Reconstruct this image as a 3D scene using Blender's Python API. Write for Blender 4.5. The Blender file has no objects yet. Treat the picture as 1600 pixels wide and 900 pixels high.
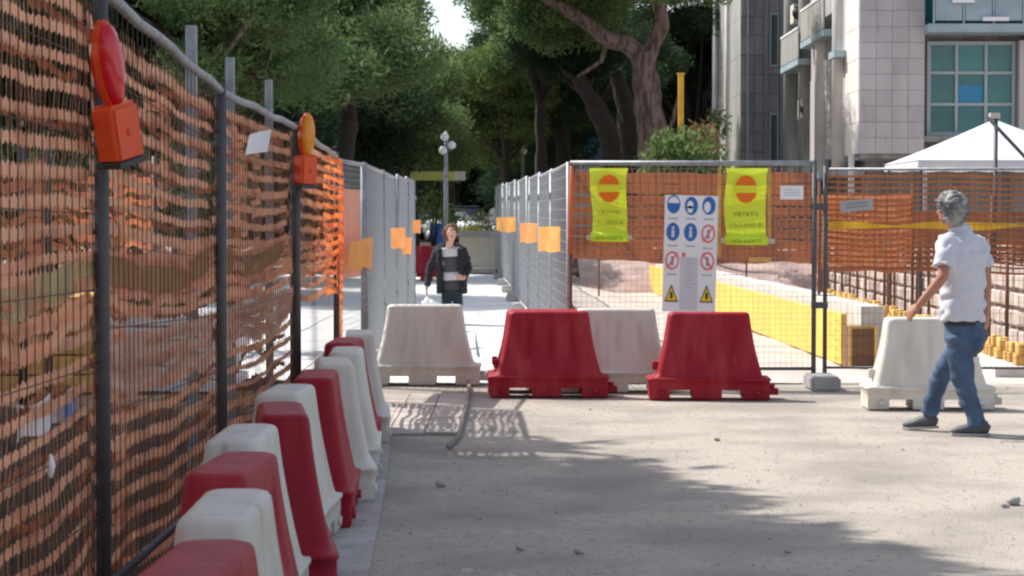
import bpy, bmesh, math, random
import numpy as np
from mathutils import Vector, Matrix, noise

# ------------------------------------------------------------------ camera, world, sun, exposure
S = bpy.context.scene
C = S.collection
F = 3400.0                       # focal length in photograph pixels (1600 wide)
EYE = 1.55
TILT = math.atan(110.0 / F)
cd = bpy.data.cameras.new('camera')
cam = bpy.data.objects.new('camera', cd); C.objects.link(cam)
cam.location = (0, 0, EYE)
cam.rotation_euler = (math.pi / 2 - TILT, 0, 0)
cd.sensor_width = 36; cd.lens = 36 * F / 1600
cd.clip_start = 0.1; cd.clip_end = 2000
cd.dof.use_dof = True; cd.dof.focus_distance = 19.0; cd.dof.aperture_fstop = 13.0
S.camera = cam
SUN_EL = math.radians(50)
SUN_XY = Vector((-0.88, 0.475)).normalized()
sun_dir = Vector((SUN_XY.x * math.cos(SUN_EL), SUN_XY.y * math.cos(SUN_EL), math.sin(SUN_EL)))
W = bpy.data.worlds.new('World'); S.world = W; W.use_nodes = True
nt = W.node_tree; nt.nodes.clear()
sky = nt.nodes.new('ShaderNodeTexSky'); sky.sky_type = 'NISHITA'; sky.sun_disc = False
sky.sun_elevation = SUN_EL; sky.sun_rotation = math.atan2(SUN_XY.x, SUN_XY.y)
sky.air_density = 1.0; sky.dust_density = 1.6; sky.ozone_density = 1.0
bg = nt.nodes.new('ShaderNodeBackground'); bg.inputs[1].default_value = 0.15
wo = nt.nodes.new('ShaderNodeOutputWorld')
hsv = nt.nodes.new('ShaderNodeHueSaturation'); hsv.inputs['Saturation'].default_value = .62
nt.links.new(sky.outputs[0], hsv.inputs['Color']); nt.links.new(hsv.outputs[0], bg.inputs[0]); nt.links.new(bg.outputs[0], wo.inputs[0])
ld = bpy.data.lights.new('sun', 'SUN'); ld.energy = 4.5; ld.angle = math.radians(0.55); ld.color = (1.0, 0.955, 0.89)
sun = bpy.data.objects.new('sun', ld); C.objects.link(sun); sun.location = (-20, 20, 40)
sun.rotation_euler = sun_dir.to_track_quat('Z', 'Y').to_euler()
S.view_settings.view_transform = 'Standard'; S.view_settings.look = 'None'
S.view_settings.exposure = 0.50; S.view_settings.gamma = 1.0
S.view_settings.use_curve_mapping = False
try:
    S.cycles.pixel_filter_type = 'BLACKMAN_HARRIS'; S.cycles.filter_width = 2.3
    S.cycles.max_bounces = 7; S.cycles.transparent_max_bounces = 12
    S.cycles.use_denoising = True
except Exception:
    pass
R = random.Random(7)
NR = np.random.RandomState(5)

def P(px, py, Y):
    """world point that stands Y metres ahead and shows at photograph pixel px, py"""
    u, v = px - 800.0, 450.0 - py
    d = Vector((u, F * math.cos(TILT) + v * math.sin(TILT), -F * math.sin(TILT) + v * math.cos(TILT)))
    d *= Y / d.y
    return Vector((d.x, Y, EYE + d.z))

def gz(x, y):
    """height of the terrain"""
    if y < 20: return 0.0
    t = min(1.0, max(0.0, (2.3 - x) / 1.2))
    return 0.008 * (min(y, 110) - 20) * (t * t * (3 - 2 * t))

# ------------------------------------------------------------------ materials
def mat(name, col, rough=0.7, col2=None, nscale=4.0, lo=0.35, hi=0.65, bump=0.0, bscale=40.0, metal=0.0,
        trans=0.0, detail=5.0, speck=None, spscale=60.0, spth=0.62, coat=0.0, stretch=None, randval=0.0, spec=None, world=False):
    m = bpy.data.materials.new(name); m.use_nodes = True
    n = m.node_tree; N = n.nodes; L = n.links
    b = N['Principled BSDF']; out = N['Material Output']
    b.inputs['Base Color'].default_value = (*col, 1); b.inputs['Roughness'].default_value = rough
    b.inputs['Metallic'].default_value = metal
    if spec is not None: b.inputs['Specular IOR Level'].default_value = spec
    if coat: b.inputs['Coat Weight'].default_value = coat
    tc = N.new('ShaderNodeTexCoord'); vec = tc.outputs['Object']
    if world: vec = N.new('ShaderNodeNewGeometry').outputs['Position']
    if stretch:
        mp = N.new('ShaderNodeMapping'); mp.inputs['Scale'].default_value = stretch
        L.new(vec, mp.inputs[0]); vec = mp.outputs[0]
    cur = None
    if col2 is not None:
        t = N.new('ShaderNodeTexNoise'); t.inputs['Scale'].default_value = nscale; t.inputs['Detail'].default_value = detail
        L.new(vec, t.inputs[0])
        mr = N.new('ShaderNodeMapRange'); mr.inputs[1].default_value = lo; mr.inputs[2].default_value = hi
        L.new(t.outputs[0], mr.inputs[0])
        mx = N.new('ShaderNodeMixRGB'); mx.inputs[1].default_value = (*col, 1); mx.inputs[2].default_value = (*col2, 1)
        L.new(mr.outputs[0], mx.inputs[0]); cur = mx.outputs[0]
    if speck is not None:
        t = N.new('ShaderNodeTexNoise'); t.inputs['Scale'].default_value = spscale; t.inputs['Detail'].default_value = 3
        L.new(vec, t.inputs[0])
        mr = N.new('ShaderNodeMapRange'); mr.inputs[1].default_value = spth; mr.inputs[2].default_value = spth + .08
        L.new(t.outputs[0], mr.inputs[0])
        mx = N.new('ShaderNodeMixRGB'); mx.inputs[2].default_value = (*speck, 1)
        if cur: L.new(cur, mx.inputs[1])
        else: mx.inputs[1].default_value = (*col, 1)
        L.new(mr.outputs[0], mx.inputs[0]); cur = mx.outputs[0]
    if randval:
        oi = N.new('ShaderNodeObjectInfo'); mr = N.new('ShaderNodeMapRange')
        mr.inputs[3].default_value = 1 - randval; mr.inputs[4].default_value = 1 + randval
        L.new(oi.outputs['Random'], mr.inputs[0])
        hs = N.new('ShaderNodeHueSaturation')
        if cur: L.new(cur, hs.inputs['Color'])
        else: hs.inputs['Color'].default_value = (*col, 1)
        L.new(mr.outputs[0], hs.inputs['Value']); cur = hs.outputs[0]
    if cur: L.new(cur, b.inputs['Base Color'])
    if bump:
        t = N.new('ShaderNodeTexNoise'); t.inputs['Scale'].default_value = bscale; t.inputs['Detail'].default_value = 6
        L.new(vec, t.inputs[0])
        bp = N.new('ShaderNodeBump'); bp.inputs['Strength'].default_value = bump; bp.inputs['Distance'].default_value = .02
        L.new(t.outputs[0], bp.inputs['Height']); L.new(bp.outputs[0], b.inputs['Normal'])
    if trans:
        tr = N.new('ShaderNodeBsdfTranslucent')
        if cur: L.new(cur, tr.inputs[0])
        else: tr.inputs[0].default_value = (*col, 1)
        ms = N.new('ShaderNodeMixShader'); ms.inputs[0].default_value = trans
        L.new(b.outputs[0], ms.inputs[1]); L.new(tr.outputs[0], ms.inputs[2]); L.new(ms.outputs[0], out.inputs[0])
    return m

M = {}
M['road'] = mat('dusty_asphalt', (.42, .375, .322), .92, (.285, .255, .225), 1.1, .42, .66, bump=.6, bscale=60, speck=(.27, .245, .22), spscale=17, spth=.59, detail=12, spec=.2)
M['earth'] = mat('pale_gravel', (.60, .53, .48), .95, (.44, .37, .33), 1.6, bump=.8, bscale=25, speck=(.3, .24, .2), spscale=22, spth=.62)
M['soil'] = mat('brown_soil', (.085, .058, .04), .98, (.05, .036, .028), 2.5, bump=.8, bscale=12, spec=.05, world=True)
M['path'] = mat('white_path', (.80, .79, .77), .85, (.66, .65, .64), 1.2, bump=.3, bscale=25)
M['concrete'] = mat('concrete', (.42, .41, .39), .9, (.31, .30, .29), 5, bump=.4, bscale=50)
M['pale_concrete'] = mat('pale_concrete', (.66, .63, .59), .9, (.52, .48, .44), 5, bump=.4, bscale=50)
M['slab'] = mat('paving_stone', (.47, .415, .365), .9, (.38, .335, .30), 6, bump=.4, bscale=50, randval=.12, world=True)
M['joint'] = mat('joint_sand', (.27, .235, .205), .95)
M['grass'] = mat('dry_grass', (.09, .11, .035), .95, (.15, .13, .06), .6, bump=.5)
M['red_plastic'] = mat('red_plastic', (.30, .004, .018), .58, (.42, .045, .055), 7, .45, .8, stretch=(1, 1, .18), bump=.06, bscale=14, randval=.1, speck=(.46, .16, .15), spscale=14, spth=.72, spec=.3, world=True)
M['white_plastic'] = mat('white_plastic', (.63, .60, .54), .6, (.47, .42, .34), 6, .45, .8, stretch=(1, 1, .2), bump=.06, bscale=14, randval=.06, speck=(.40, .35, .29), spscale=12, spth=.70, world=True)
M['galv'] = mat('galvanised_steel', (.36, .38, .40), .55, (.25, .26, .28), 14, metal=.35)
M['darkgalv'] = mat('weathered_steel', (.10, .10, .105), .6, (.09, .09, .09), 14, metal=.3)
M['wire'] = mat('wire', (.35, .37, .39), .5, metal=.3)
M['wire_dark'] = mat('rusty_wire', (.06, .04, .035), .7, metal=.2)
M['net'] = mat('orange_net', (.95, .50, .30), .6, (.66, .29, .16), 3, .45, .65, trans=.45, bump=.1)
M['net2'] = mat('faded_net', (.40, .135, .05), .65, (.27, .095, .045), 2.5, .42, .58, trans=.35)
M['net_bright'] = mat('bright_orange_net', (.95, .25, .05), .6, (.90, .32, .12), 3, trans=.6)
M['net_right'] = mat('mid_orange_net', (.70, .26, .10), .6, (.52, .20, .10), 3, trans=.35)
M['yellow_tape'] = mat('yellow_tape', (.78, .48, .03), .5, (.60, .32, .02), 6, trans=.25)
M['olive'] = mat('olive_sheet', (.62, .54, .26), .6, (.45, .34, .16), 7, trans=.35)
M['pale_net'] = mat('pale_salmon_net', (.74, .50, .38), .7, (.62, .33, .22), 4, trans=.4)
M['amber_strip'] = mat('amber_strip', (.42, .19, .05), .6, (.30, .14, .05), 5, trans=.3)
M['orange_card'] = mat('orange_placard', (.85, .38, .12), .6, (.75, .28, .10), 8, trans=.3)
M['amber_card'] = mat('amber_placard', (.90, .50, .13), .6, (.80, .36, .10), 8, trans=.3)
M['black'] = mat('black_print', (.02, .02, .02), .7)
M['greyprint'] = mat('grey_print', (.25, .26, .28), .7)
M['white'] = mat('white_card', (.82, .83, .85), .5)
M['greycard'] = mat('grey_card', (.60, .62, .66), .6)
M['blue'] = mat('sign_blue', (.02, .14, .45), .5)
M['signred'] = mat('sign_red', (.75, .16, .18), .5)
M['signyellow'] = mat('sign_yellow', (.85, .58, .02), .5)
M['hivis'] = mat('lime_sheet', (.84, 1.0, .07), .6, (.78, .98, .05), 5, trans=.3)
M['hivis_yellow'] = mat('lime_bar', (.95, .95, .05), .6, trans=.3)
M['signorange'] = mat('orange_print', (.95, .24, .01), .6, trans=.3)
M['darkgreen'] = mat('green_print', (.17, .26, .02), .7)
M['yellow_panel'] = mat('yellow_formwork', (.80, .51, .09), .7, (.68, .42, .09), 3, randval=.03, bump=.1, world=True)
M['ochre'] = mat('ochre_timber', (.72, .46, .13), .8, (.52, .30, .09), 8, randval=.2, bump=.2)
M['brown_wood'] = mat('brown_plywood', (.20, .10, .05), .8, (.14, .07, .04), 6, stretch=(1, 1, 8))
M['rust'] = mat('rusty_steel', (.20, .085, .05), .85, (.12, .05, .035), 20)
M['stone'] = mat('pale_stone', (.50, .42, .37), .9, (.38, .30, .26), 5, randval=.22, bump=.5, bscale=15, world=True)
M['mortar'] = mat('mortar', (.36, .28, .24), .95)
M['red_lens'] = mat('red_lens', (.80, .01, .03), .18, coat=.6, trans=.3)
M['red_case'] = mat('red_orange_case', (.92, .11, .02), .4, (.88, .09, .02), 4, trans=.2)
M['amber_lens'] = mat('amber_lens', (.95, .40, .01), .2, coat=.6, trans=.35)
M['brown_amber'] = mat('dusty_amber_lens', (.62, .25, .03), .4, (.5, .2, .03), 9, trans=.25)
M['black_plastic'] = mat('black_plastic', (.03, .03, .03), .5)
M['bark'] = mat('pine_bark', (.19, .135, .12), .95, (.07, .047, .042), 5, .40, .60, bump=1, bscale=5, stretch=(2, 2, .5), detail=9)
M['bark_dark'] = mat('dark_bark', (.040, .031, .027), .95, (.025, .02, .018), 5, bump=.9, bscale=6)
M['leaf'] = mat('pine_foliage', (.085, .15, .06), .8, (.23, .31, .13), .55, trans=.45, spec=.15)  # paler second tone puts sunlit clumps into the leaf colour
M['leaf2'] = mat('shade_dark_foliage', (.022, .045, .028), .85, (.05, .082, .036), .45, trans=.3, spec=.15)  # darker leaf copy: shaded crowns carry their shade in the colour
M['leaf3'] = mat('sun_bright_foliage', (.12, .185, .06), .8, (.17, .23, .085), .6, trans=.4, spec=.2)  # brighter leaf copy: sunlit crowns carry their light in the colour
M['rusty_leaf'] = mat('reddish_twigs', (.30, .14, .07), .8, (.2, .14, .06), .9, trans=.2)
M['granite'] = mat('pale_granite', (.52, .49, .49), .75, (.43, .405, .405), 2.2, speck=(.38, .355, .36), spscale=6, spth=.62, randval=.07, stretch=(1, 1, .25), world=True)
M['granite_shade_dark'] = mat('shade_toned_granite', (.26, .24, .255), .75, (.18, .165, .175), 2, randval=.14, stretch=(1.5, 1.5, .25), world=True)  # dark grey stone, deepened in colour for the tree shade on the wing
M['granite_white'] = mat('plaster_and_sunlit_white', (.72, .69, .65), .85, (.62, .58, .54), 2, world=True)  # white plaster; also puts sunlight on the front block's side into colour
M['granite_core'] = mat('joint_grey', (.40, .385, .39), .9)
M['greywall'] = mat('grey_render', (.34, .335, .315), .9, (.20, .20, .185), 1.6, stretch=(2, 2, .3), detail=8, world=True)
M['teal_glass'] = mat('teal_glass', (.008, .11, .145), .12, (.03, .19, .18), 1.1, spec=.8, randval=.25)
M['blue_blind'] = mat('blue_blind', (.03, .24, .44), .5)
M['frame'] = mat('blue_grey_aluminium', (.38, .44, .46), .45)
M['balcony'] = mat('blue_grey_balcony', (.36, .45, .50), .5, (.28, .36, .41), 2)
M['tent'] = mat('white_canvas', (.80, .81, .84), .8, (.72, .73, .77), 2, trans=.3)
M['pole_dark'] = mat('dark_pole', (.06, .07, .08), .5)
M['yellow_paint'] = mat('yellow_paint', (.75, .42, .03), .5, (.62, .34, .04), 4)
M['skin'] = mat('skin', (.42, .20, .13), .55, (.36, .16, .10), 8)
M['skin_pale'] = mat('pale_skin', (.56, .31, .22), .55)
M['shirt'] = mat('white_cotton', (.56, .56, .63), .9, bump=.35, bscale=9)
M['jeans'] = mat('blue_denim', (.032, .062, .12), .9, (.08, .125, .21), 7, bump=.35, bscale=9)
M['belt'] = mat('dark_belt', (.02, .02, .02), .6)
M['grey_hair'] = mat('grey_hair', (.40, .39, .38), .85, (.12, .12, .13), 13, .4, .6, bump=.9, bscale=40)
M['brown_hair'] = mat('brown_hair', (.17, .075, .04), .8, (.10, .045, .025), 20, bump=.6)
M['shoe'] = mat('dark_shoe', (.06, .07, .085), .6)
M['sole'] = mat('pale_sole', (.35, .34, .33), .7)
M['black_cloth'] = mat('black_cloth', (.018, .018, .022), .9)
M['trousers'] = mat('dark_teal_trousers', (.016, .03, .037), .9)
M['lt_grey'] = mat('light_grey_cloth', (.50, .49, .50), .9)
M['charcoal'] = mat('charcoal_cloth', (.06, .06, .075), .9)
M['eye_white'] = mat('eye_white', (.7, .7, .7), .3)
M['lip'] = mat('lip', (.35, .10, .09), .5)
M['lime_sign'] = mat('dull_lime_board', (.46, .50, .10), .7, (.40, .42, .14), 4)
M['lamp_glass'] = mat('opal_globe', (.80, .82, .84), .3)
M['car_silver'] = mat('silver_car_paint', (.50, .54, .56), .3, metal=.4, coat=.6)
M['car_dark'] = mat('dark_car_paint', (.03, .035, .045), .3, coat=.6)
M['car_glass'] = mat('car_glass', (.03, .04, .05), .08, spec=.8)
M['tyre'] = mat('tyre', (.02, .02, .02), .8)
M['flower'] = mat('yellow_flowers', (.80, .60, .05), .8, (.5, .5, .05), 8)
M['blue_paint'] = mat('blue_paint', (.03, .13, .45), .5)
M['cream'] = mat('cream_wall', (.60, .56, .47), .9, (.50, .45, .38), 2)

# ------------------------------------------------------------------ mesh builder
class MB:
    def __init__(s): s.v = []; s.f = []; s.m = []; s.mi = 0; s.smooth = False; s.sm = []
    def add(s, vs, fs):
        o = len(s.v); s.v += [tuple(v) for v in vs]
        for f in fs: s.f.append(tuple(i + o for i in f)); s.m.append(s.mi); s.sm.append(s.smooth)
        return s
    def box(s, x0, x1, y0, y1, z0, z1, T=None):
        vs = [Vector(p) for p in ((x0,y0,z0),(x1,y0,z0),(x1,y1,z0),(x0,y1,z0),(x0,y0,z1),(x1,y0,z1),(x1,y1,z1),(x0,y1,z1))]
        if T is not None: vs = [T @ v for v in vs]
        return s.add(vs, [(0,3,2,1),(4,5,6,7),(0,1,5,4),(1,2,6,5),(2,3,7,6),(3,0,4,7)])
    def tube(s, pts, r, n=8, cap=True, axis=None, smooth=True):
        """r: number, list, or list of (ra, rb) with ra measured along axis"""
        pts = [Vector(p) for p in pts]; k = len(pts)
        if not isinstance(r, (list, tuple)): r = [r] * k
        sm = s.smooth; s.smooth = smooth
        vs = []; ref = None
        for i, p in enumerate(pts):
            d = (pts[min(i + 1, k - 1)] - pts[max(i - 1, 0)])
            d = d.normalized() if d.length > 1e-9 else Vector((0, 0, 1))
            if axis is not None: a = Vector(axis); a = (a - d * a.dot(d))
            elif ref is None: a = d.orthogonal()
            else: a = ref - d * ref.dot(d)
            if a.length < 1e-6: a = d.orthogonal()
            a.normalize(); ref = a; b = d.cross(a)
            ra, rb = r[i] if isinstance(r[i], (list, tuple)) else (r[i], r[i])
            for j in range(n):
                t = 2 * math.pi * j / n
                vs.append(p + a * (ra * math.cos(t)) + b * (rb * math.sin(t)))
        fs = []
        for i in range(k - 1):
            for j in range(n):
                fs.append((i*n+j, i*n+(j+1) % n, (i+1)*n+(j+1) % n, (i+1)*n+j))
        if cap: fs.append(tuple(range(n - 1, -1, -1))); fs.append(tuple((k-1)*n+j for j in range(n)))
        s.add(vs, fs); s.smooth = sm; return s
    def rings(s, rings, cap=True, smooth=True):
        n = len(rings[0]); k = len(rings); vs = [v for r in rings for v in r]; fs = []
        for i in range(k - 1):
            for j in range(n): fs.append((i*n+j, i*n+(j+1) % n, (i+1)*n+(j+1) % n, (i+1)*n+j))
        sm = s.smooth; s.smooth = smooth; s.add(vs, fs); s.smooth = sm
        if cap: s.add(rings[0], [tuple(range(n - 1, -1, -1))]); s.add(rings[-1], [tuple(range(n))])
        return s
    def sphere(s, c, r, nu=14, nv=9):
        if not isinstance(r, (list, tuple)): r = (r, r, r)
        c = Vector(c); rs = []
        for i in range(nv + 1):
            t = math.pi * (i + .02) / (nv + .04); z = -math.cos(t); q = math.sin(t)
            rs.append([c + Vector((r[0]*q*math.cos(2*math.pi*j/nu), r[1]*q*math.sin(2*math.pi*j/nu), r[2]*z)) for j in range(nu)])
        return s.rings(rs)
    def disc(s, c, rx, rz, y=0, n=24, th=.002, a0=0, a1=2*math.pi):
        """upright elliptical disc facing -Y, th thick, front at y"""
        full = abs(a1 - a0 - 2*math.pi) < 1e-6; k = n if full else n + 1
        fr = [(c[0] + rx*math.cos(a0+(a1-a0)*j/n), y, c[1] + rz*math.sin(a0+(a1-a0)*j/n)) for j in range(k)]
        bk = [(p[0], y + th, p[2]) for p in fr]
        s.add(fr + bk, [tuple(range(k)), tuple(range(2*k-1, k-1, -1))] + [(j, k+j, k+(j+1) % k, (j+1) % k) for j in range(k)])
        return s
    def mesh(s, name, mats):
        me = bpy.data.meshes.new(name); me.from_pydata(s.v, [], s.f)
        if not isinstance(mats, (list, tuple)): mats = [mats]
        for m in mats: me.materials.append(m)
        me.polygons.foreach_set('material_index', s.m); me.polygons.foreach_set('use_smooth', s.sm)
        me.update(); return me
    def build(s, name, mats, parent=None, loc=None):
        return link(s.mesh(name, mats), name, parent, loc)

def link(me, name, parent=None, loc=None, rz=0, label=None):
    o = bpy.data.objects.new(name, me); C.objects.link(o)
    if parent is not None: o.parent = parent
    if loc is not None: o.location = loc
    if rz: o.rotation_euler.z = rz
    if label: o['label'] = label
    return o
def tag(o, label, cat, group=None, kind=None):
    o['label'] = label; o['category'] = cat
    if group: o['group'] = group
    if kind: o['kind'] = kind
    return o
def thing(name, label, cat, loc=(0, 0, 0), rz=0, group=None):
    o = bpy.data.objects.new(name, None); C.objects.link(o); o.empty_display_size = .2
    o.location = loc; o.rotation_euler.z = rz
    return tag(o, label, cat, group)
def struct(o): o['kind'] = 'structure'; return o
def dup(root, loc, rz=0, label=None):
    r = root.copy(); C.objects.link(r); r.location = loc; r.rotation_euler.z = rz
    if label: r['label'] = label
    for ch in list(root.children):
        c = ch.copy(); C.objects.link(c); c.parent = r
        for g in list(ch.children):
            d = g.copy(); C.objects.link(d); d.parent = c
    return r
def bevel(me, w, seg=2):
    bm = bmesh.new(); bm.from_mesh(me)
    bmesh.ops.bevel(bm, geom=list(bm.edges), offset=w, segments=seg, affect='EDGES', clamp_overlap=True)
    bm.to_mesh(me); bm.free(); return me
def fuse(mb, name, mats, voxel, smooth=6, parent=None, disp=0.0, dscale=6.0, seed=0):
    """joins overlapping shapes into one continuous skin"""
    tmp = mb.build('tmp', mats)
    md = tmp.modifiers.new('r', 'REMESH'); md.mode = 'VOXEL'; md.voxel_size = voxel; md.use_smooth_shade = True
    sm = tmp.modifiers.new('s', 'SMOOTH'); sm.iterations = smooth; sm.factor = .5
    dg = bpy.context.evaluated_depsgraph_get()
    me = bpy.data.meshes.new_from_object(tmp.evaluated_get(dg)); me.name = name
    old = tmp.data; bpy.data.objects.remove(tmp); bpy.data.meshes.remove(old)
    if disp:
        nrm = [v.normal.copy() for v in me.vertices]
        for v, n_ in zip(me.vertices, nrm):
            q = v.co
            a = noise.noise(Vector((q.x * dscale + seed, q.y * dscale, q.z * dscale * 1.6 + q.x * 3)))
            v.co = q + n_ * (disp * (abs(a) * 2 - .5))
    me.materials.clear()
    for m in (mats if isinstance(mats, (list, tuple)) else [mats]): me.materials.append(m)
    me.polygons.foreach_set('use_smooth', [True] * len(me.polygons))
    return link(me, name, parent)
def text_mesh(txt, size, name, material, parent, loc, width=None, depth=.0008):
    cu = bpy.data.curves.new('t', 'FONT'); cu.body = txt; cu.size = size; cu.align_x = 'CENTER'; cu.extrude = depth
    cu.resolution_u = 2
    o = bpy.data.objects.new('t', cu); C.objects.link(o)
    dg = bpy.context.evaluated_depsgraph_get(); dg.update()
    me = bpy.data.meshes.new_from_object(o.evaluated_get(dg)); bpy.data.objects.remove(o); bpy.data.curves.remove(cu)
    xs = [v.co.x for v in me.vertices]; w = (max(xs) - min(xs)) or 1
    k = (width / w) if width else 1
    for v in me.vertices: v.co = Vector((v.co.x * k, -v.co.z, v.co.y))
    me.materials.clear(); me.materials.append(material)
    return link(me, name, parent, loc)

# ------------------------------------------------------------------ ground
def sheet(name, xs, ys, zf, m, jitter=0):
    mb = MB(); mb.smooth = True
    vs = [(x, y, zf(x, y) + (noise.noise(Vector((x * 1.7, y * 1.7, 3))) * jitter if jitter else 0)) for y in ys for x in xs]
    w = len(xs)
    mb.add(vs, [(j*w+i, j*w+i+1, (j+1)*w+i+1, (j+1)*w+i) for j in range(len(ys)-1) for i in range(w-1)])
    return struct(mb.build(name, m))
lin = lambda a, b, n: [a + (b - a) * i / (n - 1) for i in range(n)]
GX = [-600, -200, -80, -40, -20, -10, -5] + lin(-3, 3, 41) + [4, 5, 8, 12, 20, 40, 80, 200, 600]
GY = [-30, -10, 0] + lin(10, 60, 51) + lin(62, 110, 20) + [150, 250, 500, 1500]
sheet('ground', GX, GY, lambda x, y: gz(x, y) - .02, M['soil'])
# dusty road in front
sheet('road', lin(-1.45, 30, 64), lin(-4, 20.2, 49), lambda x, y: 0.0, M['road'])
# pale gravel of the excavation behind the cross fence
sheet('gravel_ground', lin(1.0, 34, 60), lin(20.2, 56, 60), lambda x, y: gz(x, y) + .008, M['earth'], .03)
# white path of the fenced lane
def lane_l(y): return -1.62 - .02 * (y - 19) if y < 34 else -1.9 - .035 * (y - 34)
def lane_r(y): return .62 - .0287 * (y - 19.8)
mb = MB(); mb.smooth = True; ys = lin(20.2, 50, 60); vs = []
for y in ys:
    for t in lin(0, 1, 9):
        x = (lane_l(y) - 3.0 * (1 if y > 20.3 else .5)) * (1 - t) + (lane_r(y) + .55) * t
        vs.append((x, y, gz(x, y) + .006))
mb.add(vs, [(j*9+i, j*9+i+1, (j+1)*9+i+1, (j+1)*9+i) for j in range(len(ys)-1) for i in range(8)])
struct(mb.build('path', M['path']))
# brown bank under and behind the long left fence
sheet('embankment', lin(-12, -1.42, 60), lin(-2, 19.3, 80), lambda x, y: .07 + .05 * max(0, min(1, (-1.6 - x) * 2)), M['soil'], .04)
# far road across the end of the lane
sheet('far_road', [-60, -20] + lin(-4, 3, 30) + [20], lin(55, 80, 20), lambda x, y: gz(x, y) + .004, M['road'])
# gutter strip below the row of plastic barriers
mb = MB()
Ys = [1, 4, 6.8, 9.4, 12.3, 15.0, 18.6]; XR = [-.5, -.58, -.60, -.62, -.72, -.84, -.95]
for i in range(len(Ys) - 1):
    n0 = len(mb.v)
    a, b, c, d = (-1.43, Ys[i]), (XR[i], Ys[i]), (XR[i+1], Ys[i+1]), (-1.43, Ys[i+1])
    mb.add([(p[0], p[1], .008) for p in (a, b, c, d)], [(0, 1, 2, 3)])
M['gutter'] = mat('gutter_concrete', (.47, .44, .42), .9, (.36, .335, .32), 4, bump=.5, bscale=50, speck=(.2, .18, .16), spscale=14, spth=.64)
gut = struct(mb.build('pavement', M['gutter']))
# patch of paving stones before the first white barrier
pm = MB().box(-1.42, -.36, 15.4, 19.0, .0, .006).build('paved_patch', M['joint']); struct(pm)
sl = bevel(MB().box(-.125, .125, -.28, .28, 0, .014).mesh('paving_stone', M['slab']), .004, 1)
k = 0
for i in range(4):
    for j in range(6):
        o = link(sl, 'paving_stone', pm, (-1.27 + i * .258, 15.72 + j * .575 + (i % 2) * .02, .006)); o.scale.z = R.uniform(.7, 1.3)
# loose stones on the road
for (px, py, w) in ((1585, 791, .085), (1570, 795, .05), (812, 862, .045), (905, 868, .055), (1230, 866, .04), (690, 762, .07), (1120, 690, .05)):
    Y = F * 1.55 / (py - 340); p = P(px, py, Y)
    s_ = MB(); s_.sphere((0, 0, .25 * w), (w * .5, w * .4, w * .28), 9, 5)
    me = s_.mesh('stone', M['concrete'])
    for v in me.vertices: v.co += v.co.normalized() * noise.noise(v.co * 30) * w * .3
    tag(link(me, 'stone', None, (p.x, p.y, 0)), {1585: 'grey stone on the sunny road at the right edge, nearer than the walking man', 1570: 'small grey stone just left of the larger stone near the right edge',
        812: 'flat pebble in the shaded road left of the bottom middle', 905: 'larger flat pebble in the shaded road near the bottom middle', 1230: 'tiny pebble at the ragged edge of the tree shade',
        690: 'pebble in the shade near the row of plastic barriers', 1120: 'small pebble on the sunny road before the right red barrier'}[px], 'stone', 'loose stones on the road')
# loose grit strewn over the road and the gutter
V_, F_ = [], []
for k in range(3500):
    Y = 5 + 15 * R.random() ** .8; x = R.uniform(-1.35, Y * .26); w = R.uniform(.003, .007) * (2 if R.random() < .02 else 1)
    if x < -.6 and R.random() < .4: continue
    o = len(V_); a = R.uniform(0, 6)
    V_ += [(x + w * math.cos(a + j * 1.57) * R.uniform(.7, 1.2), Y + w * math.sin(a + j * 1.57), .006) for j in range(4)] + [(x, Y, .006 + w * .9)]
    F_ += [(o, o+1, o+4), (o+1, o+2, o+4), (o+2, o+3, o+4), (o+3, o, o+4)]
g_ = MB().add(V_, F_).build('grit', mat('grit', (.36, .32, .29), .9, (.22, .2, .18), 3)); g_['kind'] = 'stuff'; g_['category'] = 'grit'; g_['label'] = 'fine loose grit strewn over the dusty road'
# thin dark cable on the white path and dark cracks in the patch
def streak(name, pts, r, m, label):
    mb = MB(); mb.tube(pts, r, 6); return tag(mb.build(name, m), label, 'streak')
streak('streak', [P(735, y, 3400 * 1.5 / (y - 340)) .lerp(P(735 + dx, y, 3400 * 1.5 / (y - 340)), 1) + Vector((0, 0, .012)) for y, dx in ((452, 0), (480, 3), (505, 12), (530, 8), (556, 11))], .012, M['greyprint'],
      'thin grey cable snaking over the white path right of the woman')  # thin tube drawn for a wavy grey line on the path
streak('crack', [P(x, y, 3400 * 1.53 / (y - 340)) + Vector((0, 0, .012)) for x, y in ((733, 604), (730, 630), (724, 655), (716, 684), (700, 700))], .016, M['joint'],
      'dark hose lying along the edge of the paved patch')  # added tube that stands in for a dark crack of the patch

# ------------------------------------------------------------------ plastic barriers
def ring_pts(z, hx, hy, r, groove=True):
    out = []; n = 5
    def arc(cx, cy, a):
        for i in range(n): t = a + math.pi / 2 * i / (n - 1); out.append([cx + r * math.cos(t), cy + r * math.sin(t)])
    def side(x0, x1, y):
        for i in range(1, 30): out.append([x0 + (x1 - x0) * i / 30, y])
    arc(hx - r, hy - r, 0); side(hx - r, -hx + r, hy)
    arc(-hx + r, hy - r, math.pi / 2); arc(-hx + r, -hy + r, math.pi); side(-hx + r, hx - r, -hy); arc(hx - r, -hy + r, 1.5 * math.pi)
    res = []
    for x, y in out:
        d = 0
        if groove and abs(y) > hy * .7:
            zz = max(0, min(1, (z - .30) / .06)) * max(0, min(1, (.66 - z) / .10))
            for gx in (-.19, 0, .19): d += .022 * zz * math.exp(-((x - gx * (1.1 - .35 * (z - .2))) / .022) ** 2)
            d += .012 * math.exp(-((x / .3) ** 2)) * max(0, min(1, (z - .26) / .2)) * max(0, min(1, (.73 - z) / .15))
        res.append(Vector((x, y - math.copysign(d, y), z)))
    return res
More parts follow.
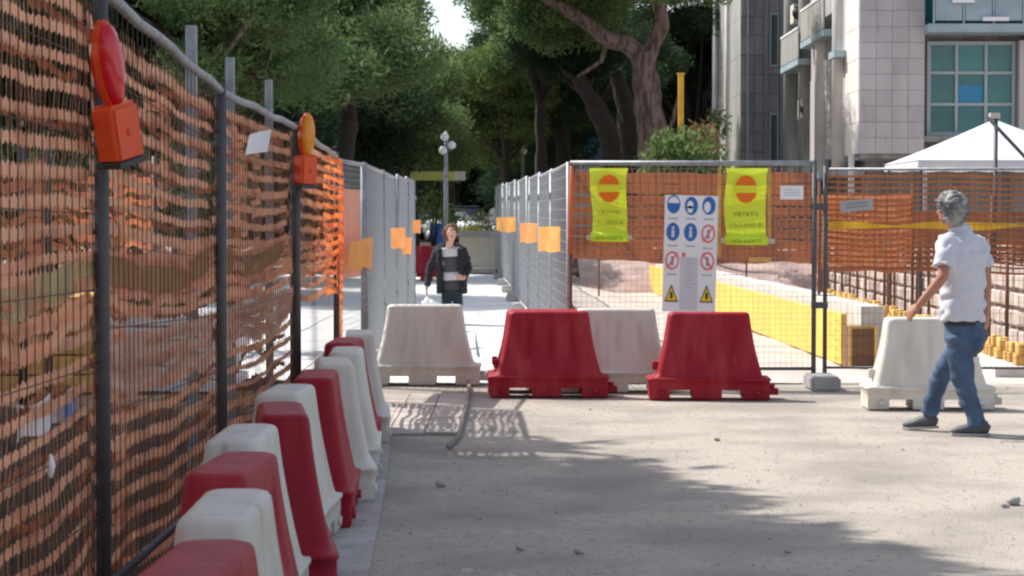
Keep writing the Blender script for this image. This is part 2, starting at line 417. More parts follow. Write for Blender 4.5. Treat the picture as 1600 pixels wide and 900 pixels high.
def barrier_mesh(m, name):
    mb = MB()
    prof = [(.082, .510, .200, .03), (.10, .512, .203, .03), (.158, .512, .203, .03), (.162, .521, .212, .035), (.176, .521, .212, .035), (.181, .517, .208, .035), (.184, .480, .192, .04), (.188, .470, .189, .04), (.205, .450, .182, .05)]
    for i in range(1, 20):
        t = i / 19; z = .205 + (.695 - .205) * t
        prof.append((z, .450 - .10 * t - .012 * math.sin(math.pi * t), .182 - .078 * t ** .85, .05))
    prof += [(.715, .346, .100, .05), (.728, .336, .091, .05), (.734, .318, .074, .045)]
    mb.rings([ring_pts(z, hx, hy, min(r, hy - .004)) for z, hx, hy, r in prof])
    for x0, x1 in ((-.508, -.335), (-.145, .105), (.285, .508)):
        rr = []
        for z in (0, .012, .0825):
            g = 0 if z else .006
            rr.append([Vector(p) for p in ((x1-g, .198-g, z), (x0+g, .198-g, z), (x0+g, -.198+g, z), (x1-g, -.198+g, z))])
        mb.rings(rr, smooth=False)
    me = mb.mesh(name, m); return me
lug_mb = {}
def make_barrier(colour, label, loc, rz):
    m = M['red_plastic'] if colour == 'red' else M['white_plastic']
    if colour not in lug_mb:
        a = barrier_mesh(m, 'barrier_body')
        b = MB(); b.box(-.04, .055, -.05, .05, .03, .085); b.tube([(0, 0, .085), (0, 0, .12)], .03, 10); b = bevel(b.mesh('coupling_lug', m), .004, 1)
        c = MB(); c.tube([(0, -.012, 0), (0, .012, 0)], .024, 12); c = c.mesh('drain_plug', m)
        d = MB(); d.tube([(0, 0, 0), (0, 0, .012)], [.03, .026], 12); d = d.mesh('filler_cap', m)
        e = MB(); e.box(-.022, .03, -.045, .045, .24, .315); e = bevel(e.mesh('end_hook', m), .008, 2)
        lug_mb[colour] = (a, b, c, d, e)
    a, b, c, d, e = lug_mb[colour]
    t = thing('plastic_barrier', label, 'barrier', loc, rz, 'red and white plastic road barriers')
    link(a, 'barrier_body', t)
    link(b, 'coupling_lug', t, (.54, 0, 0)); link(e, 'end_hook', t, (-.455, 0, 0))
    link(c, 'drain_plug', t, (-.40, -.205, .055)); link(c, 'drain_plug', t, (.40, -.205, .055))
    return t
row = [  # colour, photo x of top centre, scale px/m at near end, yaw tweak, label
 ('red', 300, 622, 2, 'red plastic barrier nearest the camera, cut off at the bottom edge'),
 ('white', 352, 524, -1, 'white plastic barrier second in the row from the bottom edge'),
 ('red', 362, 457, 3, 'red barrier squeezed between the two nearest white barriers'),
 ('white', 378, 396, 0, 'white barrier just before the large red barrier that juts into the road'),
 ('red', 440, 357, -8, 'red barrier with broad grooved side jutting furthest toward the road'),
 ('white', 446, 321, 2, 'white barrier right behind the jutting red barrier'),
 ('red', 494, 292, -2, 'narrow red barrier in the middle of the left row'),
 ('white', 522, 268, -7, 'tall pale white barrier with soiled foot behind the middle red one'),
 ('white', 541, 247, -3, 'slim white barrier just before the last red one of the left row'),
 ('red', 538, 229, 1, 'last red barrier of the left row beside the orange net end'),
 ('white', 562, 212, -4, 'last white barrier of the left row at the lane mouth')]
for i, (c, px, s, yw, lab) in enumerate(row):
    Y = 5.12 + i * 1.025
    sc_ = F / Y; X = (px - 800) / sc_
    make_barrier(c, lab, (X, Y, .009), math.radians(90 - yw))
FB = [('white', 664, 20.15, .0, 'dirty cream barrier closing the mouth of the fenced lane'),
      ('red', 857, 18.8, .0, 'dark red barrier right of the lane mouth with two slots in its foot'),
      ('white', 962, 19.33, 0, 'white barrier standing between and behind the two red ones'),
      ('red', 1107, 18.55, -1.5, 'streaky red barrier below the white safety board'),
      ('white', 1450, 17.6, -1, 'white barrier behind the legs of the walking man')]
for c, px, Y, yw, lab in FB:
    z = gz((px - 800) / F * Y, Y) + .01
    make_barrier(c, lab, ((px - 800) / F * Y, Y, z), math.radians(yw))
make_barrier('red', 'red barrier of which only the top shows behind the dark red one', ((868 - 800) / F * 19.35 - .09, 19.36, .0), math.radians(0))
make_barrier('red', 'distant red barrier behind the woman in the lane', ((668 - 800) / F * 46, 46.0, gz(-1.8, 46) + .01), math.radians(5))
# cream wall with grey capping at the end of the lane
t = thing('low_wall', 'cream low wall with grey capping across the far end of the lane', 'wall', (0, 51.5, gz(-1, 51.5)))
MB().box(-1.25, 4.0, -.15, .15, 0, .86).build('wall_body', M['cream'], t)
MB().box(-1.29, 4.02, -.2, .2, .862, .98).build('capping', M['concrete'], t)
MB().box(-1.5, 2.0, -.6, -.152, 0, .12).build('plinth', M['pale_concrete'], t)

# ------------------------------------------------------------------ fences
def frame_parts(t, L, H, m, z0=.0, r=.021):
    for u in (0, L):
        MB().tube([(u, 0, z0), (u, 0, H + .02)], r, 10).build('post', m, t)
    for z in (z0 + .16, H):
        MB().tube([(r, 0, z), (L - r, 0, z)], r * .85, 8).build('rail', m, t)
def wire_part(t, L, H, m, du, dz, z0=.17, w=.002, jy=0):
    mb = MB()
    n = int(L / du)
    for i in range(1, n):
        u = L * i / n; y = noise.noise(Vector((u, L, 2))) * jy
        mb.tube([(u, y, z0), (u, y + jy * .5 * math.sin(u), (z0 + H) / 2), (u, 0, H)], w, 4, cap=False, smooth=False)
    n = int((H - z0) / dz)
    for i in range(1, n):
        z = z0 + (H - z0) * i / n
        mb.tube([(L * k / 6, noise.noise(Vector((L * k / 6, L, 2))) * jy * .8, z) for k in range(7)], w, 4, cap=False, smooth=False)
    return mb.build('wire_mesh', m, t)
def net_part(t, name, L, zlo, zhi, m, bw, bs, vw, vs_, y0, seed=0, amp=.02, sag=.03, u0=0, u1=None, seg=.07, ragged=.0, wild=0, scal=False):
    """extruded plastic net: wide horizontal bands, narrow uprights, one mesh"""
    u1 = L if u1 is None else u1
    mb = MB()
    def zw(u, z):
        h = (zhi - z) / max(.01, zhi - zlo)
        q = noise.noise(Vector((u * 1.3 + seed, z * 1.1, seed))) * amp * (.35 + 1.6 * h)
        q += noise.noise(Vector((u * 4 + seed, z * 5, seed + 9))) * amp * .35
        return z + q - sag * math.sin(math.pi * min(1, max(0, u / L))) * (.3 + h * .9) + ragged * h * (u / L)
    def yw(u, z): return y0 + noise.noise(Vector((u * 1.7, z * 2.2, seed + 4))) * .035
    nb = int((zhi - zlo) / bs); n = max(2, int((u1 - u0) / seg))
    for k_ in range(nb + 1):
        z = zlo + k_ * bs
        w = bw * (1 + .45 * noise.noise(Vector((k_ * 3.1, seed, 1)))) * (1.3 if k_ in (0, nb) else 1)
        vv = []
        for i in range(n + 1):
            u = u0 + (u1 - u0) * i / n; ww = w * (1 + .35 * noise.noise(Vector((u * 6, k_ * 2.3, seed))))
            if scal: ww *= .50 + .82 * abs(math.sin(math.pi * u / vs_ + k_ * .7 * 0))
            zc = zw(u, z); y = yw(u, z)
            vv += [(u, y, zc - ww / 2), (u, y + .004, zc + ww / 2)]
        mb.add(vv, [(2*i, 2*i+2, 2*i+3, 2*i+1) for i in range(n)])
    nv = int((u1 - u0) / vs_); ns = max(2, int((zhi - zlo) / .12))
    for k_ in range(nv + 1):
        u = u0 + (u1 - u0) * k_ / nv; vv = []
        for i in range(ns + 1):
            z = zlo + (zhi - zlo) * i / ns; uu = u + noise.noise(Vector((u * 2, z * 2, seed + 7))) * (.02 + wild)
            y = yw(uu, z) - .003
            vv += [(uu - vw / 2, y, zw(uu, z)), (uu + vw / 2, y, zw(uu, z))]
        mb.add(vv, [(2*i, 2*i+1, 2*i+3, 2*i+2) for i in range(ns)])
    return mb.build(name, m, t)

def panel(name, label, a, b, H, group, post_m, z=None):
    a, b = Vector(a), Vector(b); d = b - a; L = math.hypot(d.x, d.y)
    t = thing(name, label, 'fence panel', a, math.atan2(d.y, d.x), group)
    return t, L
# long left fence: posts run away from the camera
LP = [(-1.46, 3.9, .08, 2.42), (-1.46, 7.75, .08, 2.36), (-1.45, 10.85, .08, 2.18), (-1.44, 14.55, .07, 2.15), (-1.47, 18.2, .04, 2.06)]
labs = ['net covered fence panel nearest the camera, left of the red lamp', 'net covered fence panel between the red lamp and the next dark post',
        'net covered fence panel holding the white paper, left of the amber lamp', 'net covered fence panel right of the amber lamp with glowing orange end']
for i in range(4):
    x0, y0, z0, h0 = LP[i]; x1, y1, z1, h1 = LP[i + 1]
    t, L = panel('net_fence_panel', labs[i], (x0, y0, z0), (x1, y1, z0), 0, 'long fence on the left', None)
    H0, H1 = h0 - z0, h1 - z0
    MB().tube([(L - .0, 0, 0), (L - .0, 0, H1 + .04)], .028 if i < 3 else .024, 10).build('post', M['darkgalv'], t)
    if i == 2: MB().tube([(L + .12, .03, .02), (L + .12, .03, H1 - .05)], .028, 10).build('post', M['darkgalv'], t)
    # sagging top rail
    sag_ = [0, -.01, -.012, -.01, 0]
    MB().tube([(L * k / 8, 0, H0 + (H1 - H0) * k / 8 + .008 * math.sin(k * 1.9 + i) * (0 < k < 8)) for k in range(9)], .021, 8).build('rail', M['galv'], t)
    MB().tube([(0, 0, .14), (L, 0, .14)], .018, 8).build('rail', M['darkgalv'], t)
    Hm = min(H0, H1)
    w = wire_part(t, L, Hm, M['wire_dark'], .105, .26, z0=.15, w=.0024, jy=.02)
    for v in w.data.vertices: v.co.z *= (H0 + (H1 - H0) * v.co.x / L) / Hm
    zl_ = .12 if i < 3 else .92
    n1 = net_part(t, 'orange_net', L, zl_, Hm - .03, M['net'], .036, .094, .005, .062, .042, seed=i * 5.3, amp=.016, sag=.05, scal=True, seg=.0155)
    n2 = net_part(t, 'orange_net', L, zl_ + (.5 if i == 3 else 0) - .02, Hm - .06, M['net2'], .030, .188, .009, .125, .085, seed=30 + i * 4.1, amp=.07, sag=.02, wild=.02, scal=True, seg=.02)
    for n_ in (n1, n2):
        for v in n_.data.vertices: v.co.z *= (H0 + (H1 - H0) * v.co.x / L) / Hm
    # folded double strip of net at chest height
    net_part(t, 'net_fold', L, 1.14, 1.36, M['net'], .040, .056, .010, .062, .035, seed=60 + i, amp=.05, sag=.06, scal=True, seg=.0155)
    for q_ in range(3 if i < 3 else 0):
        ua = R.uniform(.1, L - 1.0)
        net_part(t, 'net_scrap', L, R.uniform(.3, 1.9), R.uniform(1.95, 2.0), M['net'], .03, .07, .012, .045, .06, seed=70 + i + q_, amp=.06, sag=0, u0=ua, u1=ua + R.uniform(.25, .6), wild=.04)
    if i in (1, 2): net_part(t, 'net_fold', L, .86, .98, M['pale_net'], .058, .060, .012, .062, .03, seed=65 + i, amp=.05, sag=.06, scal=True, seg=.0155)
    if i < 3:
        mb = MB(); n = 40; vv = []
        for k in range(n + 1):
            u = L * k / n; zc = 1.27 + .02 * math.sin(u * 2 + i) - .05 * math.sin(math.pi * k / n)
            vv += [(u, .028 + .008 * math.sin(u * 9), zc - .055), (u, .028 + .008 * math.sin(u * 7 + 1), zc + .055)]
        mb.add(vv, [(2*k, 2*k+2, 2*k+3, 2*k+1) for k in range(n)])
        mb.build('warning_tape', M['olive'] if i == 0 else M['amber_strip'], t)
    if i == 3:
        net_part(t, 'bright_net', L, .92, Hm - .02, M['net_bright'], .036, .072, .006, .07, -.06, seed=77, amp=.03, sag=0, u0=L * .45, u1=L * .9, wild=.02, scal=True, seg=.03)
        net_part(t, 'bright_net', L, .12, Hm - .02, M['net_bright'], .055, .072, .012, .06, -.06, seed=79, amp=.03, sag=0, u0=L * .88, u1=L, wild=.03)
MB().tube([(-1.46, 3.9, .08), (-1.46, 3.9, 2.46)], .028, 10).build('fence_post', M['darkgalv'])
tag(bpy.data.objects['fence_post'], 'dark steel post that ends the long left fence nearest the camera', 'post')

# posts that stand up behind the left fence
for px, pt, Y, w, lab in ((311, 40, 11.26, .055, 'tallest grey square post sticking up behind the left fence'),
                          (370, 90, 12.8, .05, 'short grey post sticking up beside the dark fence post'),
                          (429, 125, 14.85, .05, 'grey post sticking up left of the amber lamp'),
                          (536, 283, 19.9, .05, 'stubby grey post at the end of the orange net')):
    p = P(px, pt, Y)
    me = bevel(MB().box(-w/2, w/2, -w/2, w/2, 0, p.z - .05).mesh('square_post', M['galv']), .004, 1)
    tag(link(me, 'square_post', None, (p.x - .04, Y, .05)), lab, 'post', 'posts behind the left fence')

# mouth panel with salmon sheet
t, L = panel('mesh_fence_panel', 'short mesh panel with salmon sheet and amber banner before the lane', (-1.47, 18.3, 0), (-1.36, 19.85, 0), 2, 'lane fences', None)
frame_parts(t, L, 2.03, M['galv']); wire_part(t, L, 2.03, M['wire'], .05, .05)
mb = MB(); mb.add([(.05, .01, 1.02), (L - .05, .01, 1.02), (L - .05, .015, 1.80), (.05, .015, 1.80)], [(0, 1, 2, 3)])
mb.build('salmon_sheet', mat('salmon_sheet', (.62, .27, .19), .7, (.55, .20, .12), 2, trans=.4), t)
t2 = thing('amber_banner', 'crumpled amber banner on the mesh panel at the lane mouth', 'banner', (-1.40, 18.9, 0), math.atan2(1.55, .11))
mb = MB(); vv = []
for k in range(13):
    u = -.55 + k * .125; vv += [(u, -.05 - .02 * math.sin(k * 1.3), 1.10 + .02 * math.sin(k)), (u, -.05 - .02 * math.cos(k * 1.1), 1.33 + .012 * k * .3)]
mb.add(vv, [(2*k, 2*k+2, 2*k+3, 2*k+1) for k in range(12)]); mb.build('banner_cloth', M['amber_card'], t2)
def base_block(x, y, z, rz, label):
    me = bevel(MB().box(-.13, .13, -.30, .30, 0, .13).mesh('fence_block', M['concrete']), .02, 2)
    return tag(link(me, 'fence_block', None, (x, y, z), rz, None), label, 'fence base', 'concrete fence bases')
# lane fences
def lane(pts, group, names, du=.045):
    for i in range(len(pts) - 1):
        (xa, ya), (xb, yb) = pts[i], pts[i + 1]
        za = gz(xa, ya) + .02
        t, L = panel('mesh_fence_panel', names[i], (xa, ya, za), (xb, yb, za), 2, group, None)
        t.rotation_euler.x = math.radians(R.uniform(-.8, .8)); t.location.z += R.uniform(-.01, .02)
        frame_parts(t, L - .03, 2.0, M['galv'], 0)
        for z_ in (.55, 1.75): MB().box(L - .075, L + .045, -.035, .035, z_ - .03, z_ + .03).build('coupler', M['galv'], t)
        wire_part(t, L - .03, 2.0, M['wire'], du, .1, w=.0024)
        base_block(xa + (.0), ya + .02 if i else ya + .0, za - .018 if i else .004, .0, names[i].replace('mesh panel', 'concrete foot under the mesh panel')) if i else None
ordn = ['first', 'second', 'third', 'fourth', 'fifth', 'sixth', 'seventh', 'eighth', 'ninth']
rp = [(.52, 19.85)] + [(.52 - .0287 * 3.4 * k, 19.85 + 3.4 * k) for k in range(1, 10)]
lane(rp, 'lane fences', ['%s mesh panel of the right lane fence from the corner' % ordn[k] for k in range(9)])
lp = [(-1.33, 19.9), (-1.37, 23.4), (-1.43, 26.9), (-1.47, 30.4), (-1.52, 33.9)]
lane(lp, 'lane fences', ['%s mesh panel of the left lane fence from the lane mouth' % ordn[k] for k in range(4)])
# placards on the lane fences
def placard(px, py, w, h, Y, m, label, rz, lines=False):
    p = P(px, py, Y); t = thing('placard', label, 'placard', (p.x, Y, p.z), rz, 'placards on the lane fences')
    mb = MB(); n = 6; vv = []
    for k in range(n + 1):
        u = -w/2 + w * k / n; vv += [(u, .01 * math.sin(k * 1.4), -h/2 + .01 * math.sin(k * 2)), (u, .012 * math.sin(k), h/2)]
    mb.add(vv, [(2*k, 2*k+2, 2*k+3, 2*k+1) for k in range(n)]); mb.build('card', m, t)
    if lines:
        mb = MB()
        for z in (.26, .02, -.24): mb.box(-w * .36, w * .36, -.014, -.012, z * h - .008, z * h + .008)
        mb.build('printed_lines', M['brown_wood'], t)
ra = math.atan2(1, -.0287)
for px, py, Y, w, h, m, lab in ((866, 374, 21.5, 1.1, .25, 'amber_card', 'amber placard with printed lines on the first right panel'), (831, 364, 27.6, 1.0, .25, 'orange_card', 'orange placard on the second right lane panel'),
                          (796, 351, 36.5, 1.5, .25, 'amber_card', 'pale amber placard on the middle of the right lane fence'), (786, 350, 41.5, 1.0, .25, 'amber_card', 'bleached amber placard furthest along the right lane fence')):
    x = .52 - .0287 * (Y - 19.85) - .03
    p = P(px, py, Y); t0 = placard(px, py, w, h, Y, M[m], lab, math.radians(-62)); 
    bpy.data.objects[[o.name for o in bpy.data.objects if o.get('label') == lab][0]].location.x = x - .02
    o = [o for o in bpy.data.objects if o.get('label') == lab][0]; o.scale = (.62, 1, 1)
for px, py, Y, w, h, m, lab in ((612, 372, 25.5, .9, .24, 'orange_card', 'square orange placard on the left lane fence'), (629, 384, 28.6, .7, .22, 'orange_card', 'lower salmon orange placard on the left lane fence'),
                          (652, 354, 33.2, .6, .2, 'orange_card', 'small placard at the far end of the left lane fence')):
    lab_ = lab; placard(px, py, w, h, Y, M[m], lab, math.radians(62))
    o = [o for o in bpy.data.objects if o.get('label') == lab_][0]; o.scale = (.45, 1, 1); o.location.x = -1.33 - .0135 * (Y - 19.9) + .05

# cross fence facing the camera
FY = 19.85
t, L = panel('mesh_fence_panel', 'front mesh panel half covered by red brown net behind the safety signs', (.53, FY, 0), (2.755, FY, 0), 2, 'cross fence', None)
H = 2.045
MB().tube([(0, 0, .05), (0, 0, H)], .021, 10).build('post', M['rust'], t)
MB().tube([(L, 0, .05), (L, 0, H + .03)], .023, 10).build('post', M['darkgalv'], t)
MB().tube([(0, 0, H), (L, 0, H)], .024, 10).build('rail', M['galv'], t)
MB().tube([(.02, 0, .17), (L - .02, 0, .17)], .016, 8).build('rail', M['darkgalv'], t)
wire_part(t, L, H, M['wire'], .05, .05, w=.0017)
net_part(t, 'red_brown_net', L, 1.24, 2.0, M['net2'], .080, .096, .007, .07, .05, seed=3, amp=.022, sag=.0, ragged=-.05)
MB().tube([(.0, -.03, 1.22), (.01, -.03, 2.02)], .016, 6).build('net_edge', M['net_bright'], t)
t, L2 = panel('mesh_fence_panel', 'front mesh panel at the right with yellow tape and orange net behind the man', (2.86, FY + .02, 0), (6.36, FY - .15, 0), 2, 'cross fence', None)
H = 1.99
for u in (0, L2): MB().tube([(u, 0, .05), (u, 0, H + .03)], .021, 10).build('post', M['darkgalv'], t)
MB().tube([(0, 0, H), (L2, 0, H)], .014, 10).build('rail', M['galv'], t)
MB().tube([(0, 0, .18), (L2, 0, .18)], .012, 8).build('rail', M['darkgalv'], t)
wire_part(t, L2, H, M['wire_dark'], .05, .1, w=.0018)
net_part(t, 'orange_net', L2, 1.10, 1.96, M['net2'], .016, .052, .010, .11, .05, seed=13, amp=.03, sag=.03)
base_block(2.80, FY - .22, .0, 0, 'concrete foot at the joint of the two front fence panels')
base_block(.52, FY + .12, .0, 0, 'concrete foot below the rusty corner post of the cross fence')
for z in (.75, 1.65):
    tag(link(bevel(MB().box(-.075, .075, -.03, .03, -.03, .03).mesh('fence_coupler', M['darkgalv']), .006, 1), 'fence_coupler', None, (2.808, FY + .01, z)), 'steel coupler joining the twin front posts %s' % ('near the ground' if z < 1 else 'near the top rail'), 'coupler', 'couplers on the twin posts')
# yellow tape
t = thing('warning_tape', 'yellow tape stretched along the right front panel at chest height', 'tape', (2.88, FY, 0))
mb = MB(); vv = []
for k in range(41):
    u = k * .088; zc = 1.475 + .006 * math.sin(k * .7) - .0 ; tw = .028 * abs(math.cos(k * .23)) + .009
    vv += [(u, -.04 + .01 * math.sin(k * .5), zc - tw), (u, -.035, zc + tw)]
mb.add(vv, [(2*k, 2*k+2, 2*k+3, 2*k+1) for k in range(40)]); mb.build('tape_strip', M['yellow_tape'], t)

# ------------------------------------------------------------------ signs on the cross fence
SF = F / FY
def sx(px): return (px - 800) / SF
def sz(py): return P(800, py, FY).z
def lime_sheet(x0, x1, ytop, ybot, label, dim):
    cx = (sx(x0) + sx(x1)) / 2; w = sx(x1) - sx(x0); zt, zb = sz(ytop), sz(ybot); h = zt - zb
    t = thing('lime_sign', label, 'sign', (cx, FY - .06, zb), 0, 'lime no entry sheets')
    mb = MB(); mb.smooth = True; nx, nz = 10, 24; vv = []
    def off(u, v): return .008 * math.sin(u * 5 + dim) + .010 * math.sin(v * 7 + dim) * (1 - v)
    for j in range(nz + 1):
        v = j / nz
        for i in range(nx + 1):
            u = i / nx
            ww = w * (1 - .06 * math.sin(v * 5 + dim) * .5 - .05 * (v < .93))
            vv.append(((u - .5) * ww + .01 * math.sin(v * 6 + dim), off(u, v), .05 + v * (h - .05)))
    mb.add(vv, [(j*(nx+1)+i, j*(nx+1)+i+1, (j+1)*(nx+1)+i+1, (j+1)*(nx+1)+i) for j in range(nz) for i in range(nx)])
    mb.build('sheet', M['hivis'], t)
    MB().tube([(-w/2 + .0, -.03, .07), (w/2 - .0, -.03, .065)], .042, 14).build('rolled_end', M['hivis'], t)
    for s in (-1, 1): MB().tube([(s * w * .5, -.03, .065), (s * (w * .5 + .035), -.03, .065)], .022, 8).build('roll_core', M['pale_concrete'], t)
    rz_ = .125; zc = h * .735; rx = .098
    MB().disc((0, zc), rx, rz_, -.026, 32, .004).build('no_entry_disc', M['signorange'], t)
    MB().box(-rx * .98, rx * .98, -.031, -.0275, zc - .034, zc + .034).build('no_entry_bar', M['hivis_yellow'], t)
    text_mesh('VIETATO', .05, 'lettering', M['darkgreen'], t, (0, -.024, h * .40), w * .60)
    text_mesh("L'ACCESSO AI", .05, 'lettering', M['darkgreen'], t, (0, -.026, h * .265), w * .76)
    text_mesh('NON ADDETTI', .045, 'lettering', M['darkgreen'], t, (0, -.0735, .045), w * .7)
lime_sheet(922, 980, 263, 382, 'narrower lime sheet with orange no entry disc hung left of the safety board', 0)
lime_sheet(1131, 1197, 263, 387, 'wider lime sheet with orange no entry disc hung right of the safety board', 2)
# wooden slats of the sheets
for x, z0, z1 in ((1123, 262, 400), (1201, 262, 372)):
    me = MB().box(-.014, .014, -.01, .01, sz(z1), sz(z0)).mesh('batten', M['ochre'])
    tag(link(me, 'batten', None, (sx(x), FY - .045, 0)), 'thin wooden batten %s of the wider lime sheet' % ('left' if x < 1150 else 'right'), 'batten', 'battens on the cross fence')
for x, y, lab in ((1192, 377, 'upper pale wood offcut tied below the small white notice'), (1187, 406, 'lower pale wood offcut under the wider lime sheet')):
    me = MB().box(-.10, .10, -.01, .01, -.022, .022).mesh('wood_offcut', M['ochre'] if y > 390 else M['pale_concrete'])
    tag(link(me, 'wood_offcut', None, (sx(x), FY - .045, sz(y))), lab, 'wood piece')
# safety board
bw, bh = .485, 1.06
t = thing('safety_board', 'white safety board with blue, red and yellow pictograms on the cross fence', 'sign', (sx(1075), FY - .075, sz(487)), 0)
t.rotation_euler.y = math.radians(1.5)
bd = MB().box(-bw/2, bw/2, 0, .006, 0, bh).build('board', M['white'], t)
MB().box(-.085, .075, -.003, -.001, .02, bh * .47).build('grey_field', M['greycard'], t)
cols = (-.162, -.002, .158); rows_ = (.92, .685, .44)
def picto(cx, zf, kind, n):
    c = (cx, zf * bh); rx, rz_ = .060, .083
    if kind == 'blue':
        o = MB().disc(c, rx, rz_, -.003, 28, .003).build('blue_disc', M['blue'], t)
        mb = MB()
        if n == 0:
            mb.disc((c[0], c[1] + .012), rx * .8, rz_ * .68, -.005, 16, .0015, 0, math.pi)
        elif n == 1:
            mb.disc((c[0] - .01, c[1] + .01), .028, .036, -.005, 16, .0015); mb.box(c[0] - .032, c[0] + .012, -.005, -.0035, c[1] - .06, c[1])
        elif n == 2:
            mb.disc((c[0] - .014, c[1] - .012), .03, .05, -.005, 16, .0015)
        else:
            mb.disc((c[0], c[1] + .035), .013, .017, -.005, 12, .0015); mb.box(c[0] - .014, c[0] + .014, -.005, -.0035, c[1] - .05, c[1] + .016)
        mb.build('pictogram', M['white'] if n < 3 else M['greycard'], o)
    elif kind == 'red':
        o = MB().disc(c, rx * 1.05, rz_ * 1.02, -.003, 28, .003).build('red_ring', M['signred'], t)
        MB().disc(c, rx * .78, rz_ * .78, -.005, 28, .0015).build('white_field', M['white'], o)
        mb = MB(); mb.disc((c[0], c[1] + .022), .012, .018, -.0068, 12, .0015); mb.box(c[0] - .012, c[0] + .012, -.0068, -.0055, c[1] - .045, c[1] + .005)
        mb.build('figure', M['greyprint'], o)
        q = MB(); a = Matrix.Translation((c[0], 0, c[1])) @ Matrix.Rotation(math.radians(-58 if n != 2 else 58), 4, 'Y')
        q.box(-.085, .085, -.0088, -.0072, -.007, .007, a); q.build('slash', M['signred'], o)
    else:
        mb = MB(); w, h = .062, .16
        for y_, k in ((-.003, 1.0),):
            vs = [(c[0]-w*k, y_, c[1]-h/2*k), (c[0]+w*k, y_, c[1]-h/2*k), (c[0], y_, c[1]+h/2*k)]
            mb.add(vs + [(v[0], y_ + .002, v[2]) for v in vs], [(0, 1, 2), (0, 3, 4, 1), (1, 4, 5, 2), (2, 5, 3, 0)])
        o = mb.build('warning_triangle', M['black'], t)
        mb = MB(); k = .80
        mb.add([(c[0]-w*k, -.005, c[1]-h/2+.012), (c[0]+w*k, -.005, c[1]-h/2+.012), (c[0], -.005, c[1]+h/2*k-.01)], [(0, 1, 2)])
        mb.build('yellow_field', M['signyellow'], o)
        MB().box(c[0]-.009, c[0]+.012, -.0068, -.0055, c[1]-.05, c[1]+.01).build('symbol', M['black'], o)
picto(cols[0], rows_[0], 'blue', 0); picto(cols[1], rows_[0] - .01, 'blue', 1); picto(cols[2], rows_[0] - .005, 'blue', 2)
picto(cols[0], rows_[1], 'blue', 3); picto(cols[1], rows_[1], 'blue', 4); picto(cols[2], rows_[1] - .01, 'red', 0)
picto(cols[0], rows_[2], 'red', 1); picto(cols[2], rows_[2], 'red', 2)
picto(cols[0], .16, 'tri', 0); picto(cols[2], .16, 'tri', 1)
mb = MB(); mb.disc((-.058, .49 * bh), .018, .024, -.0045, 14, .0015); mb.build('small_red_mark', M['signred'], t)
mb = MB()
for cx, zf in ((cols[0], .565), (cols[1], .565), (cols[2], .55), (cols[0], .32), (cols[2], .32), (cols[2], .80), (cols[0], .80), (cols[1], .80)):
    mb.box(cx - .045, cx + .045, -.0045, -.003, zf * bh - .006, zf * bh + .006)
for k in range(9): mb.box(-.04, .04 + .02 * math.sin(k * 2), -.0048, -.0035, bh * (.45 - .03 * k) - .003, bh * (.45 - .03 * k) + .003)
mb.build('small_print', mat('faint_print', (.42, .43, .46), .7), t)
# small notices
t = thing('small_notice', 'small white notice on the net left of the twin posts', 'sign', (sx(1236), FY - .04, sz(301)))
MB().box(-.105, .105, 0, .004, -.062, .062).build('notice_card', M['white'], t)
mb = MB(); [mb.box(-.07, .07, -.002, -.0005, z - .006, z + .006) for z in (.025, .0, -.02)]; mb.build('printed_lines', M['greycard'], t)
t = thing('grey_nameplate', 'tilted grey plate hung on the orange net right of the twin posts', 'sign', (sx(1337), FY - .04, sz(321)))
t.rotation_euler.y = math.radians(-5)
MB().box(-.148, .148, 0, .004, -.05, .05).build('plate', mat('plate_grey', (.36, .38, .40), .6), t)
mb = MB(); [mb.box(-.10, .10, -.002, -.0005, z - .008, z + .008) for z in (.018, -.012)]; mb.build('printed_lines', M['greyprint'], t)

# ------------------------------------------------------------------ warning lamps on the left fence
def lamp(name, label, px, py_mid, Y, hgt, lens_m, case_m, rz, tilt):
    p = P(px, py_mid, Y); t = thing(name, label, 'warning lamp', (p.x, Y, p.z - hgt / 2), rz, 'warning lamps on the fence')
    t.rotation_euler.x = 0; t.rotation_euler.y = tilt
    k = hgt / .48
    me = bevel(MB().box(-.075*k, .075*k, -.05*k, .05*k, 0, .20*k).mesh('lamp_case', case_m), .014*k, 3); link(me, 'lamp_case', t)
    me = bevel(MB().box(-.08*k, .08*k, -.055*k, .055*k, -.014*k, .008*k).mesh('case_base', M['black_plastic']), .004*k, 1); link(me, 'case_base', t)
    # oval lens, flat across
    mb = MB(); rs = []
    for yy, s in ((-.055, .3), (-.052, .72), (-.038, .93), (-.014, 1.0), (.014, 1.0), (.038, .93), (.052, .72), (.055, .3)):
        rs.append([Vector((.054*k*s*math.cos(a), yy*k*.8, .335*k + .145*k*s*math.sin(a))) for a in [2*math.pi*j/24 for j in range(24)]])
    mb.rings(rs[::-1]); mb.build('lens', lens_m, t)
    mb = MB(); rs = []
    for yy in (-.012, .012): rs.append([Vector((.059*k*math.cos(a), yy*k, .335*k + .151*k*math.sin(a))) for a in [2*math.pi*j/24 for j in range(24)]])
    mb.rings(rs[::-1]); mb.build('lens_rim', case_m, t)
    MB().tube([(0, .05*k, .05*k), (0, .09*k, .05*k)], .012*k, 8).build('bracket', M['black_plastic'], t)
    MB().tube([(0, -.05*k, .10*k), (0, -.053*k, .10*k)], .014*k, 10).build('switch_cap', case_m, t)
lamp('red_lamp', 'large red lamp with orange case hung on the nearest dark post', 190, 142, 7.62, .49, M['red_lens'], M['red_case'], math.radians(62), math.radians(-13))
lamp('amber_lamp', 'amber lamp with red case on top of the far left post', 476, 234, 14.5, .48, M['amber_lens'], M['red_case'], math.radians(50), math.radians(3))
